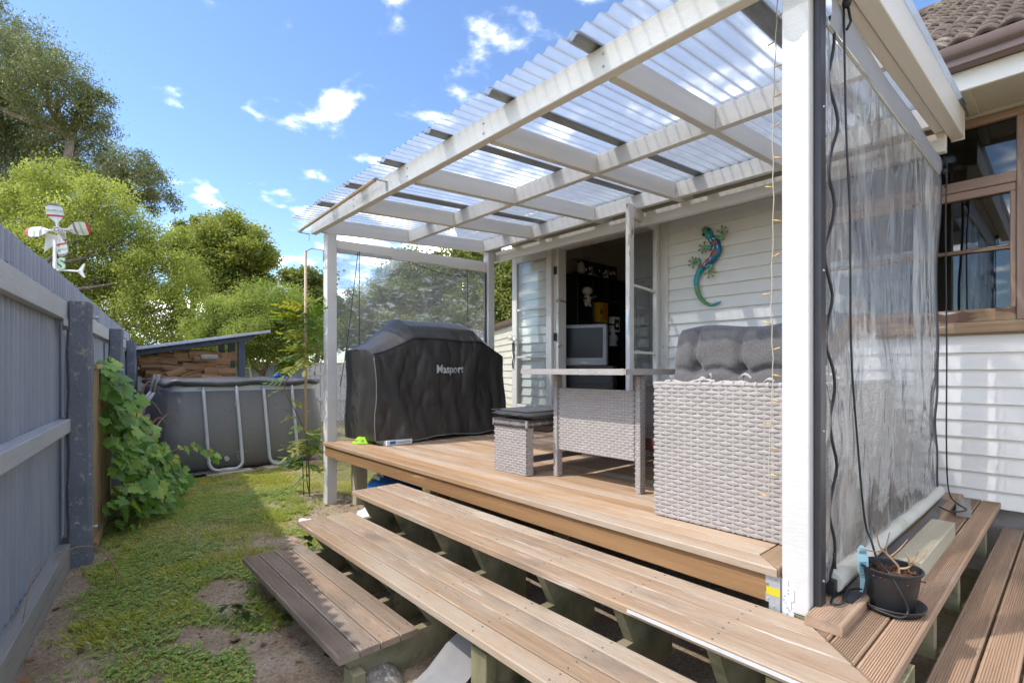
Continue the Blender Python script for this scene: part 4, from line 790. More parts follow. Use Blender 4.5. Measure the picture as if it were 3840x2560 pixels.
# ------------------------------------------------------------ woven furniture
def weave(parent, o, u, v, W_, H_, pu=.060, pv=.0197, amp=.0055, off=.004, mat=m_wick, seed=1):
    """real woven strands on the panel o + u*W + v*H (normal u x v): a bulging strand per over-pass, rows staggered"""
    o, u, v = Vector(o), Vector(u).normalized(), Vector(v).normalized(); n = u.cross(v); r = random.Random(seed); V = []; Fc = []
    nr = max(1, round(H_/pv)); pv = H_/nr; nc = int(W_/pu)+2
    for i in range(nr):
        for c in range(-1, nc):
            a0 = (c+(.5 if i % 2 else 0))*pu; a1 = a0+pu*.985; lo_, hi_ = max(a0, 0), min(a1, W_)
            if hi_-lo_ < .006: continue
            b = (i+.5)*pv+r.uniform(-.0006,.0006); k = len(V); am = amp*r.uniform(.85,1.15); q_ = 7
            for q in range(q_):
                a = lo_+(hi_-lo_)*q/(q_-1); e = max(0., math.sin(math.pi*min(1, max(0, (a-a0)/(a1-a0)))))**.7; hw = pv*(.16+.35*e)
                for w_ in (-1, 0, 1): V.append(o+u*a+v*(b+w_*hw)+n*(off-.0042+am*e*(1 if w_ == 0 else .42)))
            Fc += [(k+q*3+w_, k+q*3+3+w_, k+q*3+4+w_, k+q*3+1+w_) for q in range(q_-1) for w_ in (0, 1)]
    c = pu*.5
    while c < W_-.01:      # uprights showing between the strands
        k = len(V); V += [o+u*(c-.006)+n*(off-.0022), o+u*(c+.006)+n*(off-.0022), o+u*(c+.006)+v*H_+n*(off-.0022), o+u*(c-.006)+v*H_+n*(off-.0022)]; Fc.append((k,k+1,k+2,k+3)); c += pu*.5
    mb = MB(); mb.v = [tuple(p) for p in V]; mb.f = Fc; return part(mb, 'woven_strands', mat, parent, True, kind='stuff')
XU, YU, ZU = (1,0,0), (0,1,0), (0,0,1)
tab = thing('wicker_table', 'pale wicker dining table standing on the deck beside the grey sofa', 'table', (-2.05, 3.0, .65))
part(MB().box((-2.50,2.30,1.339),(-1.65,3.62,1.372)), 'table_top', m_wickback, tab, bevel=.004)
weave(tab, (-2.50,2.298,1.338), XU, ZU, .85, .035, .030, .0117, .004, .004); weave(tab, (-1.648,2.30,1.338), YU, ZU, 1.32, .035, .030, .0117, .004, .004, seed=2)
for y0 in (2.49, 3.40):
    lg = part(MB().box((-2.37,y0,.835),(-1.69,y0+.045,1.245)), 'end_panel', m_wickback, tab); weave(lg, (-2.33,y0,.835), XU, ZU, .60, .412, .052, .0165, .0055, .003, seed=3)
    for x in (-2.375, -1.722):
        l = part(MB().box((x,y0-.004,.651),(x+.036,y0+.040,1.338)), 'leg', m_wickback, tab, bevel=.004); weave(l, (x,y0-.004,.651), XU, ZU, .036, .68, .036, .0155, .004, .004, seed=4); weave(l, (x+.036,y0-.004,.651), YU, ZU, .044, .68, .036, .0155, .004, .004, seed=5)
ben = thing('wicker_bench', 'low wicker bench with a dark grey cushion in front of the black barbecue cover', 'bench', (-2.64, 2.9, .65))
part(MB().box((-2.81,2.315,.975),(-2.455,3.60,1.025)), 'seat_frame', m_wickback, ben); weave(ben, (-2.812,2.313,.975), XU, ZU, .36, .05, .013, .05, .003, .004, seed=6)
weave(ben, (-2.453,2.315,.975), YU, ZU, 1.28, .05, .013, .05, .003, .004, seed=7)
for y0 in (2.325, 3.50):
    pn = part(MB().box((-2.805,y0,.652),(-2.47,y0+.06,.974)), 'end_panel', m_wickback, ben); weave(pn, (-2.805,y0-.001,.652), XU, ZU, .335, .322, .056, .0175, .0058, .004, seed=8); weave(pn, (-2.469,y0,.652), YU, ZU, .06, .322, .03, .0175, .004, .004, seed=9)
part(MB().box((-2.66,2.386,.70),(-2.62,3.499,.74)), 'stretcher', m_wickback, ben)
def cushion(x0, x1, y0, y1, z0, z1, name, mat, parent, n=22, pipe=True):
    rows = []; m_ = 14
    P = lambda u, v, s_: (x0+(x1-x0)*u, y0+(y1-y0)*v, (z0+z1)/2+s_*(z1-z0)/2*(max(0, 1-abs(2*u-1)**9)*max(0, 1-abs(2*v-1)**9))**.45+.003*math.sin(u*17+v*9))
    mb = MB()
    for s_ in (1, -1):
        g = [[P(i/n, j/m_, s_) for i in range(n+1)] for j in range(m_+1)]; mb.grid(g if s_ > 0 else [r[::-1] for r in g])
    o = part(mb, name, mat, parent, True)
    if pipe:
        for zz in (z1-.010,): part(MB().tube([(x0+.004,y0+.004,zz),(x1-.004,y0+.004,zz),(x1-.004,y1-.004,zz),(x0+.004,y1-.004,zz),(x0+.004,y0+.004,zz)], .005, 6), 'piping', m_piping, o, True)
    return o
cushion(-2.82,-2.44,2.30,3.60,1.026,1.092,'seat_cushion', m_cushdark, ben)
sofa = thing('wicker_sofa', 'large pale wicker sofa with torn top weave beside the white corner post', 'sofa', (-1.1, 2.8, .65))
part(MB().box((-1.405,2.20,.662),(-.745,3.75,1.292)), 'base_box', m_wickback, sofa); weave(sofa, (-1.41,2.196,.655), XU, ZU, .668, .64, .066, .0186, .0062, .004, seed=10); weave(sofa, (-.743,2.198,.655), YU, ZU, 1.55, .64, .066, .0186, .0062, .004, seed=11)
part(MB().tube([(-1.415,2.205,1.300),(-.735,2.205,1.303)], .011, 8).tube([(-.74,2.205,1.303),(-.74,3.75,1.303)], .011, 8), 'top_rim', m_wick, sofa, True)
r_ = random.Random(3)
for k in range(15):        # torn strands curling off the top edge
    x = -1.33+k*.042+r_.uniform(-.01,.01); h = r_.uniform(.008,.050); dx = r_.uniform(-.10,.14); mb = MB(); y = 2.205+r_.uniform(-.01,.05)
    mb.grid([[(x+dx*q/5, y+w_*.006, 1.306+h*math.sin(math.pi*q/5*.8)+.004*w_) for w_ in (-1, 1)] for q in range(6)]); part(mb, 'torn_strand', m_wick, sofa, True)
for k in range(9):
    x = -1.17+k*.05; mb = MB(); mb.grid([[(x+w_*.006, 2.205-.0145*math.cos(a), 1.302+.0145*math.sin(a)) for w_ in (-1, 1)] for a in np.linspace(-.9, 3.2, 7)]); part(mb, 'wrapped_strand', m_wick, sofa, True)
part(MB().box((-2.38,3.60,.66),(-.76,4.35,1.10)), 'corner_seat', m_wickback, sofa); weave(sofa, (-2.38,3.598,.66), XU, ZU, 1.0, .44, .052, .0185, .005, .004, seed=12)
bc = MB(); n, m_ = 64, 34; x0, x1, z0, z1 = -1.565, -.70, 1.16, 1.60
btn = [(.19,.47),(.48,.47),(.77,.47)]
def tuft(u, v):
    t_ = (max(0, 1-abs(2*u-1)**7)*max(0, 1-abs(2*v-1)**5))**.5*.085
    for bu, bv in btn:
        d = math.hypot((u-bu)*.86, (v-bv)*.44); t_ -= .055*math.exp(-(d/.035)**2)
        cu = bu-.012-.03*max(0, v-bv)*(1 if bu < .6 else -1); t_ -= .034*math.exp(-((u-cu)*.86/.016)**2)*(1 if v > bv-.02 else .35)*(1-abs(2*v-1)**6)
        t_ -= .010*math.exp(-(((v-bv)*.44+(abs(u-bu)*.86)*.75)/.014)**2)*math.exp(-((u-bu)*.86/.10)**2)
    t_ -= .030*math.exp(-((v-.44+.06*math.cos((u-.19)/.29*2*math.pi)*.5)*.44/.016)**2)*(1-abs(2*u-1)**8)
    return t_+.004*math.sin(u*23+v*7)+.003*math.sin(u*11-v*19)
for s_ in (-1, 1):
    g = [[(x0+(x1-x0)*i/n+.012*math.sin(6*j/m_), 2.58+.16*(j/m_)+s_*tuft(i/n, j/m_), z0+(z1-z0)*j/m_+.016*math.sin(i/n*9)*(j/m_)-.015*(1-abs(2*i/n-1))*0+.022*(i/n)) for i in range(n+1)] for j in range(m_+1)]
    bc.grid(g if s_ < 0 else [r[::-1] for r in g])
part(bc, 'back_cushion', m_cush, sofa, True)
th = thing('pink_throw', 'dusty pink throw draped over the sofa seat behind the table', 'blanket', (-2.0, 3.7, 1.1))
part(MB().grid([[(-2.42+.055*i, 3.57+(.02*math.sin(i*1.1) if j < 3 else .06*(j-2)), (.70+.13*j if j < 4 else 1.12+.02*(j-3))+.05*math.sin(i*.4)*(j > 3)+.01*math.sin(i*1.7+j)+(.10*i/14 if j > 3 else 0)) for i in range(15)] for j in range(9)]), 'cloth', m_pink, th, True)
# ------------------------------------------------------------ covered barbecue
bbq = thing('barbecue_cover', 'black vinyl barbecue cover standing on the deck with silver brand lettering', 'barbecue', (-4.75, 3.0, .65))
secM = [(-4.375,.685),(-4.39,1.1),(-4.405,1.5),(-4.43,1.672),(-4.55,1.815),(-4.75,1.895),(-4.93,1.900),(-5.05,1.74),(-5.09,1.57),(-5.095,.66)]
secE = [(-4.395,.685),(-4.405,1.1),(-4.42,1.40),(-4.43,1.505),(-4.55,1.555),(-4.75,1.57),(-4.93,1.572),(-5.05,1.57),(-5.085,1.555),(-5.095,.66)]
def resample(sec, n):
    p = [Vector((a, 0, b)) for a, b in sec]; d = [0]
    for a, b in zip(p, p[1:]): d.append(d[-1]+(b-a).length)
    return [(float(np.interp(t_*d[-1], d, [q.x for q in p])), float(np.interp(t_*d[-1], d, [q.z for q in p]))) for t_ in np.linspace(0, 1, n)]
NS = 64; rM, rE = resample(secM, NS), resample(secE, NS)
def kf(y): return float(np.interp(y, [2.20,2.30,2.62,3.45,3.72,3.80], [0,.16,1,.97,.22,0]))
def wr(y, z):   # cloth folds, pushed along +X on the front
    w = .010*math.sin(y*13+z*1.5)*max(0, 1.7-z)+.007*math.sin(y*29+z*5+1)*max(0, 1.5-z)+.014*math.sin((y-2.3)*5+(z-.7)*6)*math.exp(-((y-2.55)/.3)**2)+.010*math.sin((3.8-y)*7+(z-.7)*5)*math.exp(-((y-3.5)/.25)**2)
    q = float(fbm([y*4+z*1.2], [z*1.6-y*.7], 15, 3)[0]); q2 = float(fbm([y*7-z*3], [z*4+y*2], 16, 2)[0])      # sharp creases
    return 1.35*w+.05*(float(fbm([y*3], [z*2], 5, 3)[0])-.5)+.030*(.25-abs(q-.5))-.014*max(0, .10-abs(q2-.5))/.10
ys = list(np.linspace(2.20, 3.80, 110)); rows = []
for y in ys:
    k = kf(y); row = []
    for i in range(NS):
        xx = rM[i][0]*k+rE[i][0]*(1-k); zz = rM[i][1]*k+rE[i][1]*(1-k); fr = 1 if i < NS*.36 else .25
        flare = .03*max(0, 1-(zz-.66)/.5)*(1 if i < NS/2 else 0); yy = y+(y-3.0)*.012*math.sin(zz*9)-.06*(max(0, (1.5-zz))*.12 if y > 3.5 else 0)
        row.append((xx+wr(y, zz)*fr+flare*.3, yy, zz+(.012*math.sin(y*9)+.02*(float(fbm([y*2],[0],8,2)[0])-.5) if i in (0, NS-1) else .006*math.sin(y*8+xx*9))))
    rows.append(row)
mb = MB().grid([r[::-1] for r in rows])
for row, sg in ((rows[0], -1), (rows[-1], 1)):      # the two end faces
    h = NS//2; g = []
    for i in range(h):
        a, b = Vector(row[i]), Vector(row[NS-1-i]); g.append([tuple(a.lerp(b, q/12)+Vector((0, sg*(.014*math.sin(q/12*math.pi)+.007*math.sin(q*1.9+a.z*4)*math.sin(q/12*math.pi)), 0))) for q in range(13)])
    mb.grid(g if sg < 0 else [r[::-1] for r in g])
part(mb, 'cover', m_cover, bbq, True)
part(MB().tube([(r[int(NS*.345)][0]+.006, r[int(NS*.345)][1], r[int(NS*.345)][2]+.004) for r in rows], .0055, 6), 'piping', m_piping, bbq, True)
part(MB().tube([(r[0]+.004, r[1]-.006, r[2]) for r in rows[0][:int(NS*.345)]], .005, 6), 'piping', m_paperlabel, bbq, True)
part(MB().tube([(r[0][0]+.003, r[0][1], r[0][2]) for r in rows], .005, 6), 'hem', m_paperlabel, bbq, True)
for off, mt, dx in ((.0050, m_logodark, .0010), (.0022, m_logo, .0024)):
    me = text_mesh('Masport', .105, .0004, off); co = np.empty(len(me.vertices)*3, np.float32); me.vertices.foreach_get('co', co); co = co.reshape(-1, 3); out = []
    for a, b, c in co:
        y, z = 3.03+float(a), 1.335+float(b)*1.1; k = kf(y); zs = [rM[i][1]*k+rE[i][1]*(1-k) for i in range(23)]; xs_ = [rM[i][0]*k+rE[i][0]*(1-k) for i in range(23)]
        out.append((float(np.interp(z, zs, xs_))+wr(y, z)+dx+.004+float(c), y, z+.0))
    me.vertices.foreach_set('co', np.array(out, np.float32).ravel()); me.materials.clear(); me.materials.append(mt); o = link('brand_lettering', me, bbq); o.location = -wloc(bbq)
cone = thing('marker_cone', 'lime green hexagonal sports marker beside the barbecue cover', 'marker', (-4.66, 2.19, .652))
MB().lathe([(.105,0),(.105,.006),(.045,.062),(.040,.064),(.034,.060),(.095,.002)], (0,0,0), 6).obj('marker_body', m_lime, cone)
lettering('GEAR', .036, m_logodark, cone, Vector((-4.66,2.19,.652))+Vector((.045,-.062,.022)), (.72,.69,0), (-.42,.45,.62), 'lettering', .0006, .001)
bxo = thing('cardboard_carton', 'flat white carton with blue printing under the barbecue cover edge', 'box', (-4.42, 2.40, .652))
MB().box((-.12,-.13,0),(.10,.14,.045)).obj('carton', m_whiteprint, bxo, bevel=.002); MB().box((.1005,-.10,.012),(.1015,-.04,.040)).obj('print_panel', m_sackblue, bxo); MB().box((.1005,-.03,.022),(.1015,.12,.026)).obj('print_panel', m_logodark, bxo)
o = MB().box((-4.75,4.12,.653),(-4.05,4.50,.668)).obj('door_mat', m_mulch, None, bevel=.004); tag(o, 'brown bristle mat lying on the deck at the open doors', 'mat')
# ------------------------------------------------------------ clear roll-down blinds
rb = thing('clear_side_blind', 'clear plastic blind with black zip and roller beside the white corner post', 'blind', (-.615, 3.1, .6))
def bl_x(y, z): return -.612+.005*math.sin(y*7+z*1.1)+.0045*math.sin(y*15+math.sin(z*3)*2.2)*(.4+.6*abs(math.sin(z*1.7)))+.007*math.sin(z*6+y*4+1.5*math.sin(y*5))+.0035*math.sin(z*17+3*math.sin(y*6))*math.exp(-((z-1.0)/.6)**2)
part(MB().grid([[(bl_x(y, z), y, z) for y in np.linspace(2.095, 4.175, 90)] for z in np.linspace(.60, 2.62, 70)]), 'clear_sheet', m_clear, rb, True)
part(MB().grid([[(bl_x(y, z)+(.001 if y > 2.055 else 0), y, z) for y in np.linspace(2.050, 2.112, 5)] for z in np.linspace(.60, 2.66, 60)]), 'side_strip', m_clear, rb, True)
part(MB().tube([(bl_x(2.11, z)+.006+.010*math.sin(z*20), 2.103+.012*math.sin(z*20+.6)+.003*math.sin(z*51), z) for z in np.linspace(.60, 2.66, 70)], .0055, 6), 'zip', m_black, rb, True); part(MB().tube([(-.60,2.105,.70),(-.598,2.108,.67),(-.598,2.104,.645)], [.006,.004,.007], 6), 'zip_pull', m_black, rb, True)
part(MB().tube([(bl_x(4.175, z), 4.18+.004*math.sin(z*11), z) for z in np.linspace(.58, 2.66, 50)], .008, 6), 'edge_binding', m_bronze, rb, True)
part(MB().grid([[(-.598+.008*math.sin(a)+.004*math.sin(y*6), y, 2.60+.12*q/5) for q, a in enumerate(np.linspace(0, 3.1, 6))] for y in np.linspace(2.05, 4.19, 30)]), 'top_hem', m_vinylgrey, rb, True)
part(MB().tube([(-.606,2.05,2.603),(-.604,3.1,2.60),(-.606,4.18,2.603)], .006, 6), 'hem_cord', m_rollwhite, rb, True)
rows = [[(-.612+.034*math.cos(a), y, .585+.036*math.sin(a)+.002*math.sin(y*5)) for a in np.linspace(0, 2*math.pi, 15)] for y in np.linspace(2.13, 4.22, 22)]
part(MB().grid(rows).add(rows[0][:-1], [tuple(range(14))]), 'bottom_roller', m_rollwhite, rb, 'auto'); part(MB().box((-.632,2.10,.545),(-.595,2.128,.60)), 'roller_end', m_black, rb, bevel=.004)
part(MB().grid([[(-.585+.025*j+.01*math.sin(y*4), y, .55-.012*j+.006*math.sin(y*9)) for j in range(3)] for y in np.linspace(2.10, 4.2, 26)]), 'loose_skirt', m_bronze, rb, True)
part(MB().box((-.632,1.990,.515),(-.609,2.048,2.74)), 'side_channel', m_bronze, rb, bevel=.004)
for z in (.62,1.15,1.72,2.3): part(MB().ball((-.608,2.016,z), .005, 8, 4), 'screw', m_galv, rb, True)
cp = [(-.585,2.161,2.712),(-.583,2.182,2.26),(-.582,2.225,1.943),(-.585,2.252,1.45),(-.580,2.308,1.112),(-.568,2.36,.785),(-.545,2.36,.70),(-.50,2.25,.665),(-.455,2.19,.652),(-.42,2.175,.60),(-.40,2.19,.535),(-.42,2.165,.512),(-.50,2.17,.52),(-.56,2.22,.54),(-.585,2.16,.548),(-.60,2.10,.545),(-.585,2.03,.545),(-.56,2.06,.545),(-.57,2.16,.560),(-.54,2.24,.55)]
def smooth_path(p, k=5):
    p = [Vector(q) for q in p]; out = []
    for i in range(len(p)-1):
        a, b, c, d = p[max(i-1,0)], p[i], p[i+1], p[min(i+2,len(p)-1)]
        for q in range(k):
            t_ = q/k; out.append(.5*((2*b)+(c-a)*t_+(2*a-5*b+4*c-d)*t_*t_+(-a+3*b-3*c+d)*t_**3))
    return out+[p[-1]]
part(MB().tube(smooth_path(cp), .0042, 6), 'pull_cord', m_black, rb, True)
part(MB().tube(smooth_path([(-.57,4.12,2.70),(-.565,4.17,2.62),(-.575,4.20,2.3),(-.57,4.20,1.5),(-.57,4.19,.9),(-.56,4.2,.60),(-.50,4.10,.545),(-.45,3.98,.545),(-.50,3.86,.545),(-.57,3.92,.55)]), .0045, 6), 'pull_cord', m_black, rb, True)
for y, z in ((2.16,2.72),(4.17,2.62)): part(MB().ball((-.575,y,z), .017, 8, 6, (1,1,1.2)).tube([(-.572,y,z-.01),(-.565,y+.012,z-.07),(-.575,y,z-.10)], .005, 6), 'cord_cleat', m_black, rb, True)
lb = thing('clear_end_blind', 'cloudy clear plastic blind closing the far end of the deck behind the barbecue', 'blind', (-5.06, 3.05, .4))
def lx(y, z): return -5.055+.006*math.sin(y*5+z*3)+.005*math.sin(z*17+y*4)+.004*math.sin(z*9-y*11)
part(MB().grid([[(lx(y, z), y, z) for y in np.linspace(2.088, 4.036, 60)] for z in np.linspace(.22, 2.61, 90)]), 'clear_sheet', m_clearleft, lb, True)
part(MB().box((-5.075,4.015,.6),(-5.035,4.038,2.6)), 'side_channel', m_bronze, lb, bevel=.003)
for p in ([(-5.02,2.32,2.60),(-5.02,2.32,.66)], [(-5.03,2.31,2.59),(-5.03,2.20,1.7),(-5.03,2.12,1.2)], [(-5.02,3.72,2.60),(-5.02,3.75,.9)], [(-5.03,2.9,2.58),(-5.03,3.4,2.50),(-5.03,3.72,2.52)]): part(MB().tube(smooth_path(p, 4), .004, 6), 'pull_cord', m_black, lb, True)
# ------------------------------------------------------------ small things on the steps
lo_ = MB(); pr = [(-.056,-.034),(.056,-.034),(.056,-.004),(.052,0)]+[p for i in range(11) for p in ((.046-i*.0084+.0022,0),(.046-i*.0084,-.0022),(.046-i*.0084-.0022,0))]+[(-.052,0),(-.056,-.004)]
lo_.prism(pr, lambda y, z: (-1.31,y,z), lambda y, z: (1.31,y,z)); o = lo_.obj('loose_board', m_treadside); place(o, (-.577,3.20,.535), (0,0,math.pi/2+.004)); tag(o, 'loose grooved board lying on the step beneath the clear blind', 'board')
o = plank('timber_block', m_newwood, None, (-.530,2.62,.5005), (-.434,3.45,.580), .004); tag(o, 'thick pale timber block lying on the step behind the plant pot', 'timber')
o = plank('timber_offcut', m_greywood, None, (-.53,3.95,.5345), (-.46,4.36,.572), .003); o.rotation_euler.z += .12; o.location.x += .01; o.location.z -= .033; tag(o, 'short grey timber offcut on the step near the house wall', 'timber')
pc = Vector((-.462,2.262,.5005)); pot = thing('plant_pot', 'black plastic pot with a dry twiggy plant on a saucer', 'plant pot', pc)
MB().lathe([(0,.003),(.085,.003),(.100,.026),(.104,.027),(.104,.023),(.090,-.0),(0,-.0)][::-1], (0,0,0), 32).obj('saucer', m_pot, pot, True)
MB().lathe([(0,.006),(.066,.006),(.069,.010),(.088,.140),(.093,.141),(.096,.145),(.096,.151),(.093,.153),(.089,.150),(.084,.12),(.0,.118)], (0,0,0), 36).obj('pot_body', m_pot, pot, 'auto')
mb = MB(); r_ = random.Random(8)
for k in range(150):
    a = r_.uniform(0, 6.28); d = .08*math.sqrt(r_.random()); m_ = Matrix.Translation((d*math.cos(a), d*math.sin(a), .121+r_.uniform(0,.012))) @ Matrix.Rotation(r_.uniform(0,6.28), 4, 'Z') @ Matrix.Rotation(r_.uniform(-.5,.5), 4, 'Y'); l = r_.uniform(.006,.02); mb.box((-l,-.003,-.0015), (l,.003,.0015), m_)
mb.obj('bark_mulch', m_mulch, pot, kind='stuff')
def twig(pts, r0, r1): return MB().tube(smooth_path(pts, 4), list(np.linspace(r0, r1, (len(pts)-1)*4+1)), 6)
b0 = Vector((.02,.0,.12))
for pts, r0, r1 in (([(0.02,0,.11),(.022,.004,.15),(.0,-.01,.185),(-.03,-.02,.22),(-.038,-.03,.275)],.0055,.0022), ([(0.0,-.01,.185),(-.02,.02,.20),(-.012,.035,.265)],.0035,.002), ([(-.02,-.015,.205),(-.05,-.03,.20),(-.085,-.045,.205)],.003,.0015), ([(.022,.004,.148),(.05,.01,.16),(.066,.02,.20),(.075,.015,.225)],.005,.002), ([(.052,.012,.165),(.05,.0,.195),(.044,-.004,.215)],.004,.002), ([(.06,.016,.17),(.085,.03,.20),(.10,.035,.24)],.003,.0015), ([(.0,-.01,.19),(.02,.03,.215),(.04,.045,.25)],.003,.0015)):
    twig(pts, r0, r1).obj('twig', m_twig, pot, True)
tg = MB(); H = []
for i in range(13):
    v = i/12; z = .04+.175*v; w = np.interp(v, [0,.3,.55,.8,.93,1], [.006,.010,.021,.021,.018,.006]); H.append([(-.083-.012*math.sin(v*2.5)+.004*s_*0, -.03+.0, z) for s_ in ()]); H[-1] = [Vector((-.084,-.035,z))+Vector((.70,.55,0))*(s_*w)+Vector((.4,-.5,0))*(.02*math.sin(v*3)) for s_ in (-1,-.5,0,.5,1)]
tag_o = tg.grid(H).obj('plant_tag', m_tagblue, pot, True)
ik = MB()
for i in range(16):
    z = .10+.0055*i; v = (z-.04)/.175; c = Vector((-.084,-.035,z))+Vector((.4,-.5,0))*(.02*math.sin(v*3))+Vector((.4,-.5,0)).normalized()*.0012; w = .015
    if i < 11: a, b = c-Vector((.70,.55,0))*w, c+Vector((.70,.55,0))*w*random.uniform(.3,1); ik.add([a, b, b+Vector((0,0,.0022)), a+Vector((0,0,.0022))], [(0,1,2,3)])
for q in range(8):
    z = .185; v = .83; c = Vector((-.084,-.035,z))+Vector((.4,-.5,0))*(.02*math.sin(v*3))+Vector((.4,-.5,0)).normalized()*.0015+Vector((.70,.55,0))*(-.012+q*.0034); ik.add([c, c+Vector((.70,.55,0))*.0018, c+Vector((.70,.55,0))*.0018+Vector((0,0,.012)), c+Vector((0,0,.012))], [(0,1,2,3)])
ik.obj('tag_print', m_ink, pot)
# ------------------------------------------------------------ wall gecko
gk = thing('wall_gecko', 'teal enamel gecko ornament with orange spots hanging on the white boards', 'ornament', (-2.38, 4.60, 2.35))
GY = 4.605
sp = [(-2.41,2.721),(-2.367,2.667),(-2.337,2.617),(-2.291,2.548),(-2.279,2.489),(-2.304,2.438),(-2.363,2.387),(-2.423,2.351),(-2.458,2.307),(-2.484,2.245),(-2.484,2.179),(-2.466,2.102),(-2.432,2.041),(-2.38,1.999),(-2.321,1.981),(-2.271,1.993),(-2.24,2.004)]
def gtube(pts, rad, n=12, fl=.55):
    return MB().tube([(x, GY-.012, z) for x, z in pts], rad, n, True, fl)
def seg(a, b): 
    q = smooth_path([(x, 0, z) for x, z in sp], 4); return [(p.x, p.z) for p in q][a*4:b*4+1]
rb_ = np.interp(np.linspace(0,16,65), [0,.6,1.2,2,3,4,5,6,7,8,9,11,13,15,16], [.022,.042,.046,.034,.044,.047,.045,.041,.036,.030,.026,.022,.016,.010,.004])
def gpart(a, b, name, mat):
    mb = MB(); pts = seg(a, b); rs = rb_[a*4:b*4+1]; rows = []
    for i, (x, z) in enumerate(pts):
        p0, p1 = pts[max(i-1,0)], pts[min(i+1,len(pts)-1)]; d = Vector((p1[0]-p0[0], p1[1]-p0[1])).normalized(); nx, nz = -d.y, d.x
        rows.append([(x+nx*rs[i]*math.cos(t_), GY-.004-.030*math.sin(t_)*(rs[i]/.045)**.6, z+nz*rs[i]*math.cos(t_)) for t_ in np.linspace(0, math.pi, 9)])
    mb.grid(rows); mb.add(rows[0], [tuple(range(8,-1,-1))]); mb.add(rows[-1], [tuple(range(9))]); return part(mb, name, mat, gk, True)
gpart(0, 1, 'head', m_ggreen); gpart(1, 2, 'neck', m_gteal); gpart(2, 7, 'body', m_gblue); gpart(7, 10, 'hips', m_gteal); gpart(10, 14, 'tail', m_ggreen); gpart(14, 16, 'tail_tip', m_gteal)
for x, z in ((-2.345,2.690),(-2.40,2.655)): part(MB().ball((x, GY-.03, z), .014, 8, 6), 'eye', m_black, gk, True)
for i, (x, z, sx, sz, rt) in enumerate(((-2.285,2.558,.024,.018,.4),(-2.298,2.463,.013,.034,-.35),(-2.366,2.402,.027,.016,.6),(-2.415,2.365,.020,.013,.5))):
    c, s2 = math.cos(rt), math.sin(rt); pts = [(x+sx*math.cos(a)*c-sz*math.sin(a)*s2, z+sx*math.cos(a)*s2+sz*math.sin(a)*c) for a in np.linspace(0, 2*math.pi, 12, endpoint=False)]
    part(MB().prism(pts, lambda a, b: (a, GY-.026, b), lambda a, b: (a, GY-.0375, b)), 'orange_spot', m_gor, gk)
for x, z, a in ((-2.325,2.588,1.9),(-2.298,2.597,2.4),(-2.300,2.508,1.0),(-2.258,2.515,1.8),(-2.34,2.435,.9),(-2.326,2.415,1.2),(-2.40,2.39,.7),(-2.385,2.372,1.1)):
    d = Vector((math.cos(a),0,math.sin(a))); w = Vector((-d.z,0,d.x)); c = Vector((x,GY-.0365,z)); part(MB().add([c-d*.024, c+w*.0065, c+d*.022, c-w*.0065, c-d*.024-Vector((0,.003,0)), c+w*.0065-Vector((0,.003,0)), c+d*.022-Vector((0,.003,0)), c-w*.0065-Vector((0,.003,0))], [(4,5,6,7),(0,1,5,4),(1,2,6,5),(2,3,7,6),(3,0,4,7)]), 'white_fleck', m_gw, gk)
for leg, toes in ((((-2.291,2.612),(-2.218,2.589),(-2.23,2.643)), ((-2.267,2.667),(-2.226,2.698),(-2.188,2.682),(-2.175,2.643),(-2.197,2.616))), (((-2.329,2.514),(-2.371,2.53),(-2.397,2.539)), ((-2.397,2.583),(-2.445,2.561),(-2.449,2.519),(-2.421,2.49),(-2.386,2.496))), (((-2.445,2.371),(-2.458,2.43),(-2.506,2.405)), ((-2.52,2.457),(-2.551,2.431),(-2.555,2.39),(-2.517,2.363),(-2.486,2.447))), (((-2.388,2.35),(-2.329,2.353),(-2.354,2.30)), ((-2.31,2.322),(-2.293,2.286),(-2.314,2.252),(-2.357,2.242),(-2.393,2.283)))):
    mb = MB().tube([(x, GY-.012, z) for x, z in leg], [.020,.019,.013], 8)
    for x, z in toes: mb.tube([(leg[2][0], GY-.012, leg[2][1]), (x, GY-.012, z)], .0055, 6)
    lg = part(mb, 'leg', m_gleg, gk, True)
    for x, z in toes: part(MB().ball((x, GY-.014, z), .0115, 8, 6), 'toe_pad', m_gtoe, lg, True)
# hook and cable on the wall
hk = thing('wall_hook', 'small metal hook screwed to the white boards above the sofa cushion', 'hook', (-2.215,4.62,1.74))
part(MB().tube([(-2.215,4.628,1.75),(-2.215,4.606,1.75)], .018, 10).tube([(-2.215,4.61,1.75),(-2.21,4.585,1.735),(-2.215,4.585,1.70),(-2.222,4.59,1.67),(-2.232,4.59,1.665)], .004, 6), 'hook', m_galv, hk, True)
cb_ = thing('eave_cable', 'thin grey cable looped along the wall under the rear beam', 'cable', (-3, 4.6, 2.95))
part(MB().tube(smooth_path([(-4.5,4.56,2.99),(-4.0,4.57,2.97),(-3.7,4.58,2.99),(-3.2,4.585,2.98),(-2.8,4.60,3.0),(-2.2,4.60,3.005),(-1.7,4.60,3.03)]), .004, 6), 'cable', m_plasticgrey, cb_, True)
part(MB().box((-2.80,4.59,2.965),(-2.62,4.62,3.0)).box((-2.76,4.58,2.93),(-2.74,4.61,2.966)).box((-2.70,4.58,2.93),(-2.68,4.61,2.966)), 'connector', m_mulch, cb_)
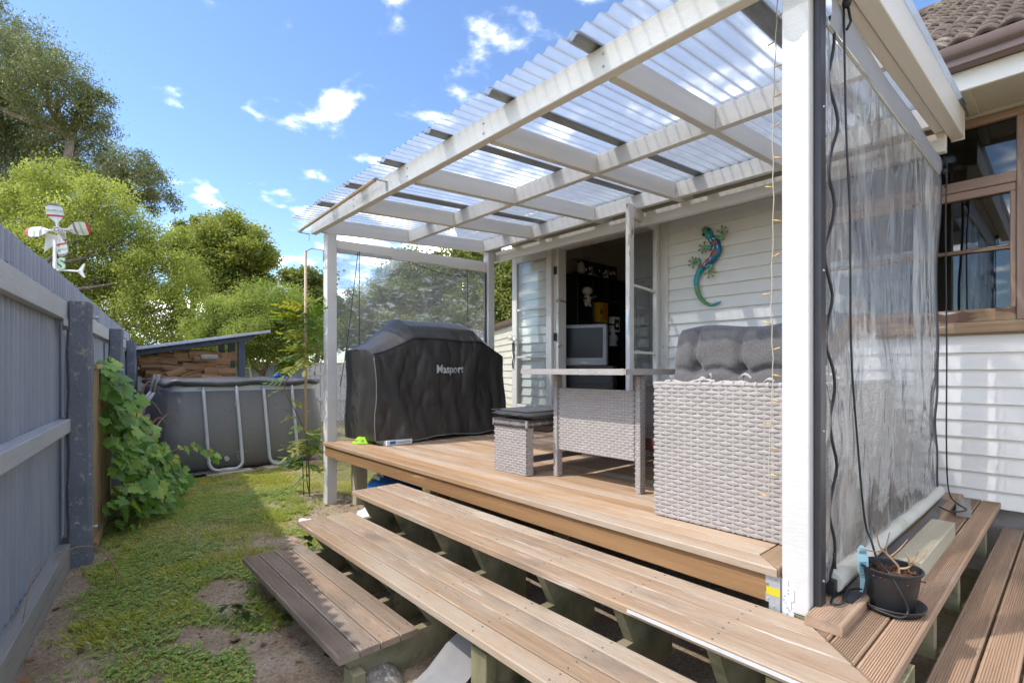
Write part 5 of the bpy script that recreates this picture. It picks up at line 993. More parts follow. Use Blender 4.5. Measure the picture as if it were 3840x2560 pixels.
# fairy lights hanging by the post
fl = thing('fairy_lights', 'string of amber fairy bulbs on a pale wire hanging beside the corner post', 'string lights', (-.79,2.05,1.8))
wp = smooth_path([(-.775,2.05,2.80),(-.782,2.05,2.60),(-.792,2.05,2.30),(-.790,2.05,1.99),(-.797,2.05,1.62),(-.792,2.05,1.35),(-.800,2.04,1.1),(-.803,2.04,.86)], 8); wp = [p+Vector((.002*math.sin(i*1.7),0,0)) for i, p in enumerate(wp)]
part(MB().tube(wp, .0022, 6), 'wire', m_string, fl, True)
for i in range(1, len(wp)-1, 3):
    p = wp[i]; d = Vector((random.choice((-1,1,1))*.030, random.uniform(-.02,.01), random.uniform(-.012,.012))); part(MB().tube([p, p+d*.5, p+d], [.0022,.0032,.0030], 6), 'bulb', m_bulb, fl, True)
# ------------------------------------------------------------ things under the deck and steps
sk = thing('blue_sack', 'blue plastic bale with white pictograms tucked under the deck edge', 'sack', (-4.15,2.22,.0))
rows = []
for i in range(15):
    x = -4.42+.6*i/14; rr = .16*(1-abs(2*i/14-1)**6)**.35+.01; rows.append([(x, 2.24+rr*1.0*math.cos(a), .27+rr*.85*math.sin(a)+.006*math.sin(a*9+i)) for a in np.linspace(0, 2*math.pi, 19)])
part(MB().grid(rows), 'bale', m_sackblue, sk, True)
for x, a in ((-4.30,2.25),(-4.24,2.25),(-4.30,2.0),(-4.24,2.0)): part(MB().box((x,2.24+.172*math.cos(a)-.012,.27+.147*math.sin(a)-.010),(x+.045,2.24+.172*math.cos(a)+.004,.27+.147*math.sin(a)+.024)), 'pictogram', m_whiteprint, sk)
ws = thing('white_sack', 'white plastic sack with a blue stripe lying behind the steps', 'sack', (-3.75,1.95,.0))
rows = [[(-4.05+.7*i/12, 1.92+.15*(1-abs(2*i/12-1)**5)**.4*math.cos(a), .12+.12*(1-abs(2*i/12-1)**5)**.4*math.sin(a)+.01*math.sin(i*2+a*5)) for a in np.linspace(0, 2*math.pi, 17)] for i in range(13)]
part(MB().grid(rows), 'sack_body', m_sackwhite, ws, True); part(MB().grid([[(-3.60+.12*i/4, 1.92+.153*math.cos(a), .12+.123*math.sin(a)) for a in np.linspace(1.4, 4.4, 12)] for i in range(5)]), 'blue_band', m_sackblue, ws, True)
rk = MB().ball((0,0,0), 1, 14, 9); rk.v = [tuple(Vector(p)*(1+.35*(float(fbm([p[0]*1.7+p[2]],[p[1]*1.7],4,3)[0])-.5))) for p in rk.v]
for i, (lc, sc_, lb_) in enumerate((((-2.05,1.02,-.01),(.20,.12,.07),'pale lichen covered rock beside the lowest step'), ((-1.66,1.02,-.02),(.24,.17,.07),'low gritty brown rock in front of the step post'), ((-1.05,1.45,.03),(.07,.06,.06),'small pale stone in the dark gap below the steps'))):
    o = link('rock', rk.mesh('rock', True), None, m_rock if i == 0 else m_conc); place(o, lc, (.1,.2,i), sc_); tag(o, lb_, 'rock', 'rocks under the steps')
o = MB().grid([[(-1.95+.032*i+.02*math.sin(j)+.02*j, 1.10+.045*j+.012*i, .015+.036*j+.015*math.sin(i*1.1+j*.4)-.003*(i-3)**2) for i in range(7)] for j in range(8)]).obj('felt_scrap', m_paperlabel, None, True); tag(o, 'torn piece of grey felt hanging out beneath the second step', 'cloth')
# ------------------------------------------------------------ inside the open doors
sh = thing('shelf_unit', 'tall black cube shelf unit in the dark room behind the open doors', 'shelf', (-4.85, 6.2, .68))
sx0, sx1, sy0, sy1 = -4.98, -4.70, 5.40, 7.2
plank('side_panel', m_tvsilver if False else m_shelf, sh, (sx0, sy0, .682), (sx1, sy0+.03, 2.74))
for k in range(1, 6): plank('divider', m_shelf, sh, (sx0, sy0+.36*k-.01, .70), (sx1-.01, sy0+.36*k+.01, 2.71))
for k in range(7): plank('shelf_board', m_shelf, sh, (sx0, sy0+.03, .70+.335*k), (sx1-.004, sy1, .72+.335*k))
part(MB().box((sx0-.02, sy0, .69),(sx0-.002, sy1, 2.73)), 'back_panel', m_shelf, sh)
cab = thing('tv_cabinet', 'black drawer cabinet under the television inside the doors', 'cabinet', (-4.35,5.2,.68)); rz = math.radians(30)
cab.rotation_euler.z = rz
MB().box((-.36,-.20,.002),(.36,.20,.735)).obj('carcass', m_shelf, cab, bevel=.004)
for z in (.50,.30,.10): dw = MB().box((-.34,-.214,z),(.34,-.2005,z+.17)).obj('drawer', m_shelf, cab, bevel=.003); MB().tube([(-.07,-.228,z+.12),(.07,-.228,z+.12)], .007, 8).obj('handle', m_chrome, dw, True)
tv = thing('television', 'old silver tube television standing on the cabinet inside the doors', 'television', (-4.35,5.2,1.417), rz)
MB().box((-.29,-.22,.0),(.29,-.12,.53)).obj('bezel', m_tvsilver, tv, bevel=.015); MB().add([(-.27,-.12,.02),(.27,-.12,.02),(.27,-.12,.50),(-.27,-.12,.50),(-.17,.20,.05),(.17,.20,.05),(.17,.20,.40),(-.17,.20,.40)], [(0,1,5,4),(1,2,6,5),(2,3,7,6),(3,0,4,7),(4,5,6,7)]).obj('casing', m_tvsilver, tv)
MB().grid([[(-.235+.47*i/8, -.2225-.006*(1-((i-4)/4)**2)*(1-((j-3)/3)**2), .10+.385*j/6) for i in range(9)] for j in range(7)]).obj('screen', m_screen, tv, True); MB().box((-.03,-.2235,.035),(.03,-.2205,.045)).obj('maker_plate', m_chrome, tv)
fg = thing('white_figurine', 'white rounded figurine on the upper shelf of the black unit', 'figurine', (-4.78,5.66,2.06)); part(MB().ball((-4.74,5.66,2.50), .075, 12, 8, (1,1.1,.8)).ball((-4.74,5.66,2.38), .06, 10, 8, (1,1,1.1)).tube([(-4.74,5.70,2.38),(-4.74,5.78,2.42),(-4.74,5.86,2.44)], [.025,.018,.012], 8).tube([(-4.74,5.64,2.35),(-4.74,5.63,2.30),(-4.72,5.62,2.285)], .022, 8).tube([(-4.74,5.70,2.35),(-4.74,5.71,2.30),(-4.72,5.72,2.285)], .022, 8), 'figurine_body', m_figwhite, fg, True); fg.location.z = 2.285; fg.children[0].location = -fg.location
bu = thing('white_bust', 'small white bust on the lower shelf of the black unit', 'figurine', (-4.75,6.27,1.72)); part(MB().lathe([(.07,0),(.075,.02),(.05,.04),(.085,.10),(.07,.16),(.03,.185),(.045,.21),(.05,.245),(.03,.275),(0,.28)], (-4.75,6.27,1.725), 12), 'bust_body', m_figwhite, bu, True)
yb = thing('yellow_box', 'bright yellow packaged box on the middle shelf of the black unit', 'box', (-4.80,5.98,2.06)); part(MB().box((-4.86,5.90,2.062),(-4.71,6.10,2.36)), 'carton', m_yellow, yb, bevel=.003); part(MB().box((-4.7095,5.985,2.10),(-4.708,6.09,2.34)), 'picture_panel', m_orange, yb); part(MB().box((-4.7095,5.92,2.19),(-4.708,5.97,2.25)), 'picture_panel', m_mulch, yb)
wb = thing('figure_box', 'white and black windowed collectable box on the shelf', 'box', (-4.80,6.30,1.93)); part(MB().box((-4.86,6.24,2.062-.12),(-4.71,6.40,2.17)), 'carton', m_whiteprint, wb, bevel=.003); part(MB().box((-4.7095,6.26,1.97),(-4.708,6.38,2.13)), 'window_panel', m_shelf, wb); part(MB().ball((-4.705,6.32,2.04), .03, 8, 6), 'toy_shape', m_figwhite, wb, True)
pb = thing('leaning_print', 'dark framed black and white print leaning on top of the shelf unit', 'picture', (-4.85,6.1,2.745)); f_ = part(MB().box((-4.90,5.62,2.747),(-4.88,6.55,2.98)), 'board', m_shelf, pb)
r_ = random.Random(4)
for k in range(46):
    y, z = r_.uniform(5.65,6.5), r_.uniform(2.76,2.95); s_ = r_.uniform(.012,.035); part(MB().ball((-4.878,y,z), s_, 7, 4, (.08,1,1)), 'print_shape', r_.choice((m_whiteprint,m_whiteprint,m_tvsilver,m_wmred if k % 9 == 0 else m_figwhite)), pb)
ck = thing('cream_ornament', 'small cream ornament standing on top of the shelf unit', 'ornament', (-4.75,5.53,2.745)); part(MB().lathe([(.06,0),(.065,.05),(.05,.09),(.055,.13),(.0,.17)], (-4.75,5.53,2.745), 10), 'ornament_body', m_soffit, ck, True)
hp = thing('black_heater', 'black slatted heater standing inside behind the right-hand door', 'heater', (-3.15,5.0,.68)); part(MB().box((-3.35,4.95,.682),(-2.98,5.12,1.45)), 'heater_body', m_black, hp, bevel=.02)
for k in range(6): part(MB().box((-3.32,4.944,.80+.1*k),(-3.01,4.952,.84+.1*k)), 'slat', m_shelf, hp)
part(MB().tube([(-4.28,4.78,2.75),(-4.05,4.86,2.74)], .012, 8).ball((-4.05,4.86,2.74), .018, 8, 6), 'curtain_rod', m_black, house, True)
# ------------------------------------------------------------ trees
def tree(name, label, cat, blobs, base, n_leaf, size, asp, mat, bark, r0, droop=0., sub=26, spread=.30, tilt=1.0, seed=1, nbr=3, group='trees beyond the yard', forks=1):
    r = np.random.default_rng(seed); rr = random.Random(seed); t = thing(name, label, cat, (base[0], base[1], 0), 0, group); B = np.array(blobs); vol = B[:,3]**2; cl = []; hue = []
    # crown: leaves gathered in clumps spread through each lobe
    for (x, y, z, R), w in zip(B, vol/vol.sum()):
        k = max(10, int(sub*(R/B[:,3].mean())**2)); d = r.normal(size=(k,3)); d /= np.linalg.norm(d, axis=1)[:,None]; rad = R*r.random(k)**.42; p = d*rad[:,None]*np.array([1,1,.92])+np.array([x,y,z]); m = max(4, int(n_leaf*w/k))
        for q in range(k):
            s_ = R*spread*r.uniform(.55,1.25); off = r.normal(size=(m,3))*s_*np.array([.62,.62,.50]); off[:,2] -= droop*np.abs(r.normal(size=m))*s_; cl.append(p[q]+off); hue.append(np.clip(r.normal(.5,.22)+r.normal(size=m)*.09, 0, 1))
    P = np.concatenate(cl); Hh = np.concatenate(hue); n = len(P)
    u = r.normal(size=(n,3)); u[:,2] = u[:,2]*tilt-droop*1.6; u /= np.linalg.norm(u, axis=1)[:,None]; v = r.normal(size=(n,3)); v -= (v*u).sum(1)[:,None]*u; v /= np.linalg.norm(v, axis=1)[:,None]
    sz = size*r.uniform(.6,1.3,n)[:,None]; a = P; L_ = u*sz; Wd = v*sz*asp*.5; nm = np.cross(u, v)*sz*.12
    V = np.stack([a, a+L_*.45+Wd+nm, a+L_, a+L_*.45-Wd+nm], 1).reshape(-1,3); F_ = np.arange(n*4).reshape(-1,4)
    V -= np.array([base[0], base[1], 0]); me = fast_mesh('crown', V, F_); face_attr(me, 'hue', Hh); link('crown', me, t, mat)['kind'] = 'stuff'
    # trunk and limbs
    zt_ = B[:,2].mean(); c = np.average(B[:,:3], axis=0, weights=vol); b0 = Vector((0,0,-.2)); off = Vector((base[0],base[1],0)); mb = MB(); stems = []
    for f in range(forks):
        top = Vector(c)-off+Vector((rr.uniform(-.6,.6)*forks, rr.uniform(-.6,.6)*forks, rr.uniform(-.5,.8))); mid = b0.lerp(top, .5)+Vector((rr.uniform(-.3,.3), rr.uniform(-.3,.3), .2)); pth = smooth_path([b0+Vector((.15*f,.1*f,0)), b0.lerp(mid,.5)+Vector((rr.uniform(-.1,.1),rr.uniform(-.1,.1),0)), mid, top], 5); stems.append(pth); mb.tube(pth, list(np.linspace(r0, r0*.35, len(pth))), 8)
    mb.obj('trunk', bark, t, True); lm = MB()
    for x, y, z, R in blobs:
        e = Vector((x,y,z))-off; st = rr.choice(stems); s0 = min(st[4:], key=lambda q: (q-e).length+abs(q.z-(e.z-R*1.2))*.7); m_ = s0.lerp(e, .55)+Vector((rr.uniform(-.2,.2)*R, rr.uniform(-.2,.2)*R, -.12*R)); pth = smooth_path([s0, m_, e], 4); lm.tube(pth, list(np.linspace(r0*.38, r0*.12, len(pth))), 6)
        for _ in range(nbr*3):
            d = Vector((rr.gauss(0,1), rr.gauss(0,1), rr.gauss(.2,.8))).normalized(); q = rr.choice(pth[3:]); e2 = e+d*R*rr.uniform(.5,.95); pp = smooth_path([q, q.lerp(e2,.5)+Vector((0,0,.1*R)), e2], 3); lm.tube(pp, list(np.linspace(r0*.12, r0*.03, len(pp))), 4)
    lm.obj('limbs', bark, t, True); return t
l_gum = leafmat('gum_foliage', [(0.115, 0.135, 0.062), (0.177, 0.199, 0.087), (0.24, 0.26, 0.115), (0.333, 0.333, 0.156)], .45, .40)
l_birch = leafmat('birch_foliage', [(0.203, 0.237, 0.053), (0.301, 0.333, 0.069), (0.418, 0.447, 0.097), (0.528, 0.547, 0.163)], .5, .5)
l_round = leafmat('round_tree_foliage', [(0.144, 0.177, 0.042), (0.221, 0.25, 0.051), (0.316, 0.333, 0.068), (0.451, 0.416, 0.102)], .45, .45)
l_feather = leafmat('feathery_foliage', [(0.164, 0.223, 0.051), (0.262, 0.32, 0.068), (0.358, 0.398, 0.092), (0.484, 0.485, 0.138)], .55, .48)
l_dark = leafmat('dark_foliage', [(0.103, 0.135, 0.038), (0.177, 0.208, 0.052), (0.26, 0.282, 0.066), (0.396, 0.353, 0.093)], .45, .42)
gum,birch,roundt,feather,darkt,hedge = (
[(-33.8,-1.92,16.92,1.76),(-30.94,-0.5,14.38,1.96),(-35.63,-2.18,14.77,1.86),(-31.26,0.94,13.72,1.14),(-33.33,0.42,12.6,1.76),(-36.58,-1.43,12.46,1.86),(-28.46,2.28,10.16,1.34),(-29.25,3.21,9.59,0.93),(-32.32,1.55,10.87,1.55),(-35.03,-3.31,14.75,2.27),(-36.64,-3.31,11.52,2.48),(-33.52,-1.61,10.0,1.45)],
[(-19.51,-0.13,6.65,0.94),(-20.68,-0.9,5.95,1.0),(-18.25,0.73,5.97,1.0),(-19.34,0.05,4.96,1.37),(-18.1,1.45,5.21,0.87),(-19.59,-0.77,4.39,1.12),(-18.89,1.11,4.16,1.19),(-17.48,2.15,4.21,1.0),(-17.62,2.54,5.05,0.56),(-17.24,1.87,2.93,1.06),(-18.85,0.61,3.09,1.19),(-20.17,-0.33,3.39,1.12),(-17.45,2.73,3.26,0.87),(-21.0,-1.81,5.21,1.12),(-20.84,-1.63,3.84,1.25),(-18.1,1.45,2.09,0.75),(-17.02,2.67,2.22,0.75),(-20.05,0.35,2.0,1.0)],
[(-22.45,4.83,6.41,1.2),(-23.77,4.1,6.72,0.9),(-21.17,5.53,5.87,0.9),(-22.45,4.83,5.12,1.38),(-22.08,6.01,5.04,0.72),(-23.37,3.81,5.29,0.95),(-22.0,5.35,4.09,1.03)],
[(-13.46,3.67,2.96,0.75),(-14.27,3.22,2.78,0.75),(-12.71,4.04,2.71,0.7),(-13.46,3.67,2.21,0.81),(-13.21,4.42,2.12,0.59),(-14.31,3.18,1.9,0.65),(-14.32,2.7,2.32,0.59),(-13.23,4.86,2.36,0.54),(-13.1,4.07,1.78,0.54)],
[(-17.95,6.14,4.35,0.63),(-17.98,6.76,3.96,0.83),(-17.83,6.93,2.73,0.9),(-18.05,6.03,3.6,0.6),(-17.79,7.63,3.08,0.9)],
[(-17.42,8.99,3.79,1.23),(-16.97,10.22,4.69,1.23),(-15.58,11.07,5.1,1.01),(-15.07,12.35,5.28,0.98),(-14.06,12.79,4.77,1.14),(-16.12,10.46,3.46,1.31),(-14.55,11.51,3.73,1.31),(-17.96,8.38,3.14,0.98),(-14.16,12.66,3.46,1.14),(-17.15,9.3,4.77,0.74)])
tree('gum_tree', 'tall dark gum tree towering over the fence at the left edge', 'tree', gum, (-32.0,-1.5), 95000, .17, .26, l_gum, m_gumbark, .42, .55, 44, .30, 1.0, 2, 4, forks=3)
tree('birch_tree', 'bright yellow green weeping birch directly behind the wind spinner', 'tree', birch, (-18.4,-.5), 170000, .066, .60, l_birch, m_bark, .16, .30, 40, .32, 1.0, 3, 4, forks=3)
tree('round_crowned_tree', 'rounded olive green tree rising beyond the wood shed roof', 'tree', roundt, (-24.0,4.4), 80000, .105, .66, l_round, m_bark, .22, .05, 34, .28, .7, 4, 3, forks=2)
tree('feathery_tree', 'light green feathery tree just behind the far iron fence', 'tree', feather, (-14.6,4.0), 120000, .058, .42, l_feather, m_bark, .13, .18, 34, .32, 1.0, 5, 4, forks=3)
tree('dark_leafed_tree', 'dark green tree partly hidden behind the far white post', 'tree', darkt, (-18.0,6.8), 40000, .105, .66, l_dark, m_bark, .16, .1, 32, .30, .8, 6, 3)
tree('hedge_tree', 'dense dark tree behind the garage seen through the cloudy blind', 'tree', hedge, (-15.5,11.2), 80000, .12, .66, l_dark, m_bark, .25, .1, 34, .30, .8, 7, 3, forks=2)
# ------------------------------------------------------------ leafy vine on the bamboo screen
def lobed_leaf():
    """a toothed five-lobed leaf, folded along its midrib; base at the origin, tip along +X"""
    lob = [(0,.0),(18,.40),(30,.66),(42,.60),(50,.74),(58,.68),(68,.92),(76,.84),(86,.62),(94,.72),(104,.98),(114,.90),(122,1.02),(134,.74),(146,.86),(156,1.06),(164,1.02),(172,1.20),(180,1.36)]
    up = [(-math.cos(math.radians(a))*r*.5+.12, math.sin(math.radians(a))*r*.52) for a, r in lob]; full = up+[(x, -y) for x, y in up[::-1][1:-1]]
    vs = [(.28,0,.0)]+[(x, y, -.10*abs(y)-.10*max(0,x-.3)**2+.02*math.sin(i*2.4)) for i, (x, y) in enumerate(full)]; n = len(full)
    mb = MB().add(vs, [(0, 1+i, 1+(i+1) % n) for i in range(n)]); return mb.mesh('leaf', True)
m_vine = leafobj('vine_leaf_green', [(0.1, 0.212, 0.046), (0.155, 0.307, 0.06), (0.232, 0.402, 0.074), (0.331, 0.497, 0.106), (0.53, 0.572, 0.127)], .38, .32); LM = lobed_leaf(); LM.materials.append(m_vine)
vine = thing('leafy_vine', 'sprawling bramble vine with big toothed leaves over the bamboo screen', 'vine', fp(1.2,.45,0)); vr = random.Random(12)
tips = []
for k in range(26):
    s0 = vr.uniform(.8,1.9); s1 = vr.uniform(.8,2.4); ztop = max(.12, 1.48-.10*max(0,s1-.9)-.62*max(0,s1-1.2))*vr.uniform(.35,1.0); n1 = .26+vr.uniform(0,.50)*(1-.45*ztop/1.5)*min(1, .5+s1*.45)
    pts = [fp(s0,.30,0), fp(s0*.6+s1*.4,.30+.5*(n1-.3), ztop*.7), fp(s1,n1,ztop), fp(s1+vr.uniform(-.1,.25),n1+.10,ztop-.12)]
    pth = smooth_path(pts, 6); tips.append(pth)
    if k < 14: part(MB().tube(pth, list(np.linspace(.008,.003,len(pth))), 5), 'stem', m_stem, vine, True)
runner = smooth_path([fp(2.0,.6,.45), fp(2.35,.85,.50), fp(2.55,1.02,.40), fp(2.65,1.12,.30)], 5); part(MB().tube(runner, .004, 5), 'stem', m_stem, vine, True); tips += [runner]*2
FR = Matrix((FD, FN, Vector((0,0,1)))).transposed()
def vine_pose(r):
    """a point and a rotation on the hanging mound of leaves: tall by the screen, low and wide towards the pool"""
    s_ = r.uniform(.62,2.45); top = np.interp(s_, [.6,.8,1.0,1.5,2.0,2.5], [1.36,1.50,1.42,1.10,.78,.40]); reach = np.interp(s_, [.3,.8,1.4,2.0,2.5], [.10,.30,.52,.60,.62])
    h = r.random()**.85; z = .03+(top-.03)*h; n_ = .22+reach*(1-h**2.2)*r.uniform(.55,1.05)+r.gauss(0,.02)
    p = Vector(fp(s_, n_, z)); nrm = Vector((.55+r.gauss(0,.35), .55+r.gauss(0,.35), .55+r.gauss(0,.35))).normalized(); td = Vector((r.gauss(.15,.5), r.gauss(.25,.45), -.9+r.gauss(0,.35))); td = (td-nrm*td.dot(nrm)).normalized()
    return p, Matrix((td, nrm.cross(td), nrm)).transposed()
for k in range(285):
    p, Rm = vine_pose(vr)
    if k > 270: p = Vector(runner[vr.randrange(3, len(runner))])+Vector((vr.gauss(0,.03), vr.gauss(0,.03), vr.gauss(0,.03)))
    o = bpy.data.objects.new('leaf', LM); COL.objects.link(o); o.parent = vine; o.location = p-wloc(vine); s_ = vr.uniform(.10,.175)*(.75 if k > 270 else 1); o.scale = (s_, s_*vr.uniform(.9,1.1), s_); o.rotation_euler = Rm.to_euler()
ex = MB(); lv = [v.co.copy() for v in LM.vertices]; lf = [tuple(q.vertices) for q in LM.polygons]
for k in range(520):      # the leaves further in, too many to pick apart
    p, Rm = vine_pose(vr); p = p-FN*vr.uniform(.04,.14); s_ = vr.uniform(.09,.15); ex.add([p+Rm @ (q*s_) for q in lv], lf)
part(ex, 'inner_foliage', m_vine, vine, True, kind='stuff')
# ------------------------------------------------------------ wisteria on the upright rod
def pinnate(nl, seed):
    r = random.Random(seed); mb = MB(); L_ = 1.0; mb.tube([(0,0,0),(.5,0,.03),(1,0,-.05)], .008, 4)
    def leaflet(b, ang, l, w):
        d = Vector((math.cos(ang), math.sin(ang), -.12)); s_ = Vector((-d.y, d.x, 0)).normalized(); b = Vector(b); mb.add([b, b+d*l*.35+s_*w+Vector((0,0,-.02)), b+d*l*.75+s_*w*.75+Vector((0,0,-.03)), b+d*l, b+d*l*.75-s_*w*.75+Vector((0,0,-.03)), b+d*l*.35-s_*w+Vector((0,0,-.02)), b+d*l*.5], [(0,6,1),(1,6,2),(2,6,3),(3,6,4),(4,6,5),(5,6,0)])
    for i in range(nl):
        x = .22+.70*i/nl; z = .03*math.sin(x*3)
        for sg in (-1, 1): leaflet((x,0,z), sg*math.radians(62-10*i/nl+r.uniform(-8,8)), r.uniform(.30,.40), r.uniform(.055,.075))
    leaflet((1,0,-.05), r.uniform(-.1,.1), .38, .075); return mb.mesh('compound_leaf', True)
m_wis = leafobj('wisteria_leaf_green', [(.085,.16,.025),(.13,.21,.035),(.20,.27,.045),(.30,.31,.05),(.42,.36,.05)], .4, .4); WMs = [pinnate(4, 1), pinnate(5, 2), pinnate(3, 3)]
for m_ in WMs: m_.materials.append(m_wis)
wis = thing('wisteria_climber', 'young wisteria climbing the tan rod beside the far white post', 'climber', (-5.42,1.93,0)); wr_ = random.Random(21)
main = smooth_path([(-5.50,1.98,-.02),(-5.47,1.96,.35),(-5.40,1.90,.70),(-5.42,1.80,.95),(-5.50,1.72,1.18),(-5.36,1.80,1.42),(-5.27,1.86,1.62),(-5.29,1.84,1.85),(-5.26,1.88,2.05)], 6); side = smooth_path([(-5.52,1.99,0),(-5.50,1.95,.2),(-5.44,1.93,.48),(-5.36,1.90,.62)], 5)
for p, r0 in ((main,.008),(side,.007)): part(MB().tube(p, list(np.linspace(r0,.003,len(p))), 6), 'stem', m_stemw, wis, True)
part(MB().tube([(-5.56,1.94,-.02),(-5.53,1.91,.62)], .005, 6), 'garden_stake', m_stake, wis, True)
for k in range(84):
    band = wr_.choice(('low','low','mid','high','high','high')); src = [p for p in main if (p.z < .85 if band == 'low' else .85 <= p.z < 1.35 if band == 'mid' else p.z >= 1.35)]
    if band == 'low': src = [p for p in src if p.z > .22]+[p for p in side if p.z > .22]
    p = wr_.choice(src); o = bpy.data.objects.new('compound_leaf', wr_.choice(WMs)); COL.objects.link(o); o.parent = wis; o.location = p-wloc(wis); s_ = wr_.uniform(.17,.28) if band != 'mid' else wr_.uniform(.13,.20); o.scale = (s_,)*3
    az = wr_.uniform(0, 6.28); o.rotation_euler = (wr_.uniform(-.6,.6), wr_.uniform(-.5,.6), az)
# ------------------------------------------------------------ lawn
def lawn():
    N = 260000; x = rng.uniform(-9.0,-1.2,N); y = rng.uniform(-.35,3.2,N); dist = np.hypot(x, y); dm = dirt_mask(x, y); keep = rng.random(N) < np.clip(1.02-dm*1.30, .07, 1)*np.where(x > -7.2, 1, .75)
    fy = F0.y+(x-F0.x)*FD.y/FD.x; keep &= (y > fy+.10) & ~((x > -3.45) & (y > .9)) & ~((x > -2.1) & (y > .78)) & ~((x < -7.35) & (y > .72)) & ~((x > -4.9) & (y > 2.0))
    x, y, dm = x[keep], y[keep], dm[keep]; n = len(x); z = ground_z(x, y); tuft = np.clip((fbm(x, y, 41, 3, 3.2)-.55)*6, 0, 1); tuft = np.maximum(tuft, np.clip(1-np.abs(y-.95)/.5, 0, 1)*np.clip(1-np.abs(x+6.2)/1.3, 0, 1)*.8)
    h = rng.uniform(.008,.022,n)*(1+tuft*1.3)*np.clip(1.1-dm, .45, 1); a = rng.uniform(0, 2*np.pi, n); ln = rng.uniform(.25,1.5,n)*h; w = rng.uniform(.0016,.0032,n); b = a+np.pi/2+rng.normal(0,.5,n)
    dx, dy = np.cos(a), np.sin(a); wx, wy = np.cos(b)*w, np.sin(b)*w; o = np.stack([x, y, z-.003], 1)
    V = np.stack([o+np.stack([wx, wy, 0*x], 1), o-np.stack([wx, wy, 0*x], 1), o+np.stack([dx*ln*.4-wx*.8, dy*ln*.4-wy*.8, h*.65], 1), o+np.stack([dx*ln, dy*ln, h], 1)], 1).reshape(-1,3)
    F_ = np.arange(n*4).reshape(-1,4)[:, [0,1,3,2]]; F_ = np.arange(n*4).reshape(-1,4)[:, [0,1,2,3]]
    me = fast_mesh('lawn_grass', V, F_); dry = np.clip((fbm(x, y, 51, 4, 2.1)-.50)*5+dm*.7, 0, 1); hue = np.clip(rng.normal(.52,.20,n)+dry*rng.uniform(.0,.6,n), 0, 1); face_attr(me, 'hue', hue)
    g = leafmat('grass_blades', [(0.212, 0.279, 0.034), (0.335, 0.399, 0.052), (0.511, 0.497, 0.081), (0.591, 0.509, 0.173), (0.591, 0.57, 0.373)], .55, .35); o = link('lawn_grass', me, None, g); o['kind'] = 'stuff'; o['label'] = 'short patchy green lawn between the fence and the deck'; o['category'] = 'grass'
    N = 42000; x = rng.uniform(-7.5,-1.5,N); y = rng.uniform(-.2,2.0,N); dm = dirt_mask(x, y); cl = np.clip((fbm(x, y, 61, 4, 1.7)-.42)*6, .05, 1); keep = (rng.random(N) < (1-dm*1.2)*cl); fy = F0.y+(x-F0.x)*FD.y/FD.x; keep &= (y > fy+.15) & ~((x > -3.45) & (y > .88)) & ~((x > -2.1) & (y > .75)) & ~((x > -4.9) & (y > 2.0)) & ~((x < -7.35) & (y > .7))
    x, y = x[keep], y[keep]; n = len(x); z = ground_z(x, y)+rng.uniform(.012,.026,n); Vs = []
    a0 = rng.uniform(0, 2*np.pi, n); s_ = rng.uniform(.0055,.0095,n)
    for k in range(3):
        a = a0+k*2.094; cx, cy = x+np.cos(a)*s_, y+np.sin(a)*s_; tz = rng.normal(0,.25,n)*s_
        Vs.append(np.stack([np.stack([x, y, z], 1), np.stack([cx-np.sin(a)*s_*.8, cy+np.cos(a)*s_*.8, z+.002], 1), np.stack([x+np.cos(a)*s_*1.9, y+np.sin(a)*s_*1.9, z+tz], 1), np.stack([cx+np.sin(a)*s_*.8, cy-np.cos(a)*s_*.8, z+.002], 1)], 1))
    V = np.concatenate(Vs).reshape(-1,3); me = fast_mesh('clover', V, np.arange(len(V)).reshape(-1,4)); face_attr(me, 'hue', np.clip(rng.normal(.4,.25,n*3), 0, 1)); o = link('clover', me, None, leafmat('clover_leaves', [(0.152, 0.252, 0.05), (0.253, 0.37, 0.071), (0.39, 0.48, 0.094), (0.575, 0.564, 0.133)], .5, .3)); o['kind'] = 'stuff'; o['label'] = 'low clover patches growing through the lawn'; o['category'] = 'clover'
    # dry leaf litter and crumbs of soil
    N = 9000; x = rng.uniform(-7,-.6,N); y = rng.uniform(-.3,3.0,N); dm = dirt_mask(x, y); keep = rng.random(N) < dm*.8+.05; fy = F0.y+(x-F0.x)*FD.y/FD.x; keep &= y > fy+.1; x, y = x[keep], y[keep]; n = len(x); z = ground_z(x, y)+.006; a = rng.uniform(0, 6.28, n); s_ = rng.uniform(.003,.010,n)*np.where(rng.random(n) < .08, 3.2, 1); t_ = rng.normal(0,.35,n)
    V = np.stack([np.stack([x-np.cos(a)*s_, y-np.sin(a)*s_, z], 1), np.stack([x+np.sin(a)*s_*.6, y-np.cos(a)*s_*.6, z+s_*t_], 1), np.stack([x+np.cos(a)*s_, y+np.sin(a)*s_, z+s_*.3], 1), np.stack([x-np.sin(a)*s_*.6, y+np.cos(a)*s_*.6, z+s_*.4], 1)], 1).reshape(-1,3)
    me = fast_mesh('leaf_litter', V, np.arange(n*4).reshape(-1,4)); face_attr(me, 'hue', rng.random(n)); o = link('leaf_litter', me, None, leafmat('litter', [(.10,.06,.035),(.20,.13,.075),(.30,.20,.12),(.38,.17,.05),(.42,.34,.23)], .85, .1)); o['kind'] = 'stuff'; o['label'] = 'dry leaf litter and crumbs on the bare soil'; o['category'] = 'litter'
lawn()
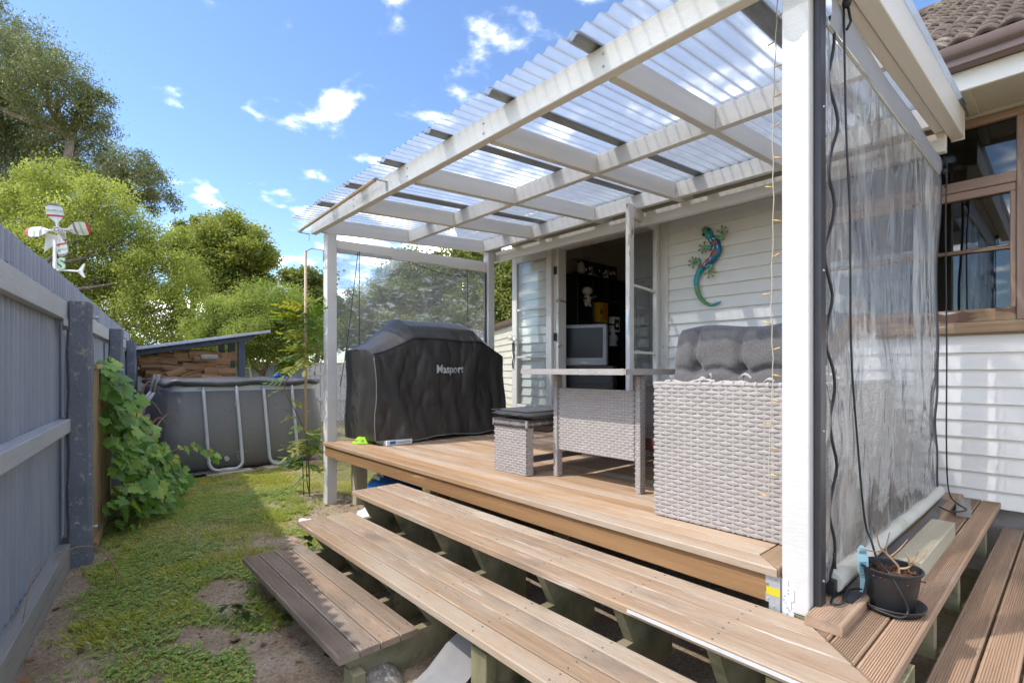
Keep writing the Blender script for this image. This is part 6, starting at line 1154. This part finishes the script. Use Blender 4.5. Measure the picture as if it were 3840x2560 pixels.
# loose plants and stalks
m_ivy = leafobj('ivy_leaf', [(.025,.06,.015),(.04,.09,.02),(.06,.12,.03)], .35, .15); IM = LM.copy(); IM.materials.clear(); IM.materials.append(m_ivy)
def ivy(label, c, n, rad, seed):
    r = random.Random(seed); t = thing('ivy_plant', label, 'plant', c, 0, 'ivy under the steps')
    for k in range(n):
        o = bpy.data.objects.new('leaf', IM); COL.objects.link(o); o.parent = t; o.location = (r.uniform(-rad,rad), r.uniform(-rad,rad)*.7, r.uniform(.02,.14)); s_ = r.uniform(.05,.09); o.scale = (s_,)*3; o.rotation_euler = (r.gauss(0,.5), r.gauss(.2,.4), r.uniform(0,6.28))
    mb = MB()
    for k in range(4): mb.tube([(0,0,0),(r.uniform(-rad,rad)*.5,r.uniform(-rad,rad)*.5,.06),(r.uniform(-rad,rad),r.uniform(-rad,rad)*.7,.10)], .003, 5)
    mb.obj('stem', m_stemw, t, True)
ivy('dark ivy growing at the left end of the second step', (-3.62,1.42,0), 26, .22, 1); ivy('dark ivy in the gap under the wide upper step near the white post', (-.95,1.40,.05), 14, .14, 2); ivy('dark ivy by the post under the second step', (-1.45,1.28,0), 12, .14, 3); ivy('small ivy trailing along the front of the lowest step', (-3.0,.80,0), 12, .25, 4)
ds = thing('dry_grass_stalk', 'long dry grass stalk arching out from the foot of the iron fence', 'plant', (-3.55,-.05,0)); part(MB().tube(smooth_path([(-3.30,-.15,.10),(-3.35,-.10,.40),(-3.55,.02,.42),(-3.72,.14,.36),(-3.78,.22,.22),(-3.79,.24,.12)], 5), .0022, 5), 'stalk', m_twig, ds, True)
for k in range(10): part(MB().tube([(-3.78+random.uniform(-.02,.02),.20+.006*k,.28-.018*k),(-3.79+random.uniform(-.04,.04),.22+.006*k,.25-.018*k)], [.002,.004], 4), 'seed_head', m_twig, ds)
dd = thing('dandelion', 'single yellow dandelion flower in the lawn near the pool', 'flower', (-6.35,2.02,.0)); part(MB().tube([(-6.35,2.02,0),(-6.35,2.02,.06)], .003, 5), 'stem', m_stem, dd); part(MB().ball((-6.35,2.02,.065), .016, 8, 5, (1,1,.5)), 'flower_head', m_tape, dd, True)
wpz = MB().grid([[(-4.62+.03*i, 1.55+.035*j+.01*math.sin(i*2), .03+.018*math.sin(i*1.9+j*1.3)) for i in range(5)] for j in range(4)]).obj('paper_scrap', m_whiteprint, None, True); tag(wpz, 'crumpled white scrap lying on the lawn near the steps', 'paper')
tw = thing('fallen_twig', 'thin pale twig lying on the lawn between fence and steps', 'twig', (-5.0,1.05,.02)); part(MB().tube(smooth_path([(-5.30,.92,.04),(-5.12,1.02,.045),(-4.95,1.14,.05),(-5.02,1.22,.05),(-5.12,1.36,.045)], 4), .0035, 5), 'stick', m_twig, tw, True)
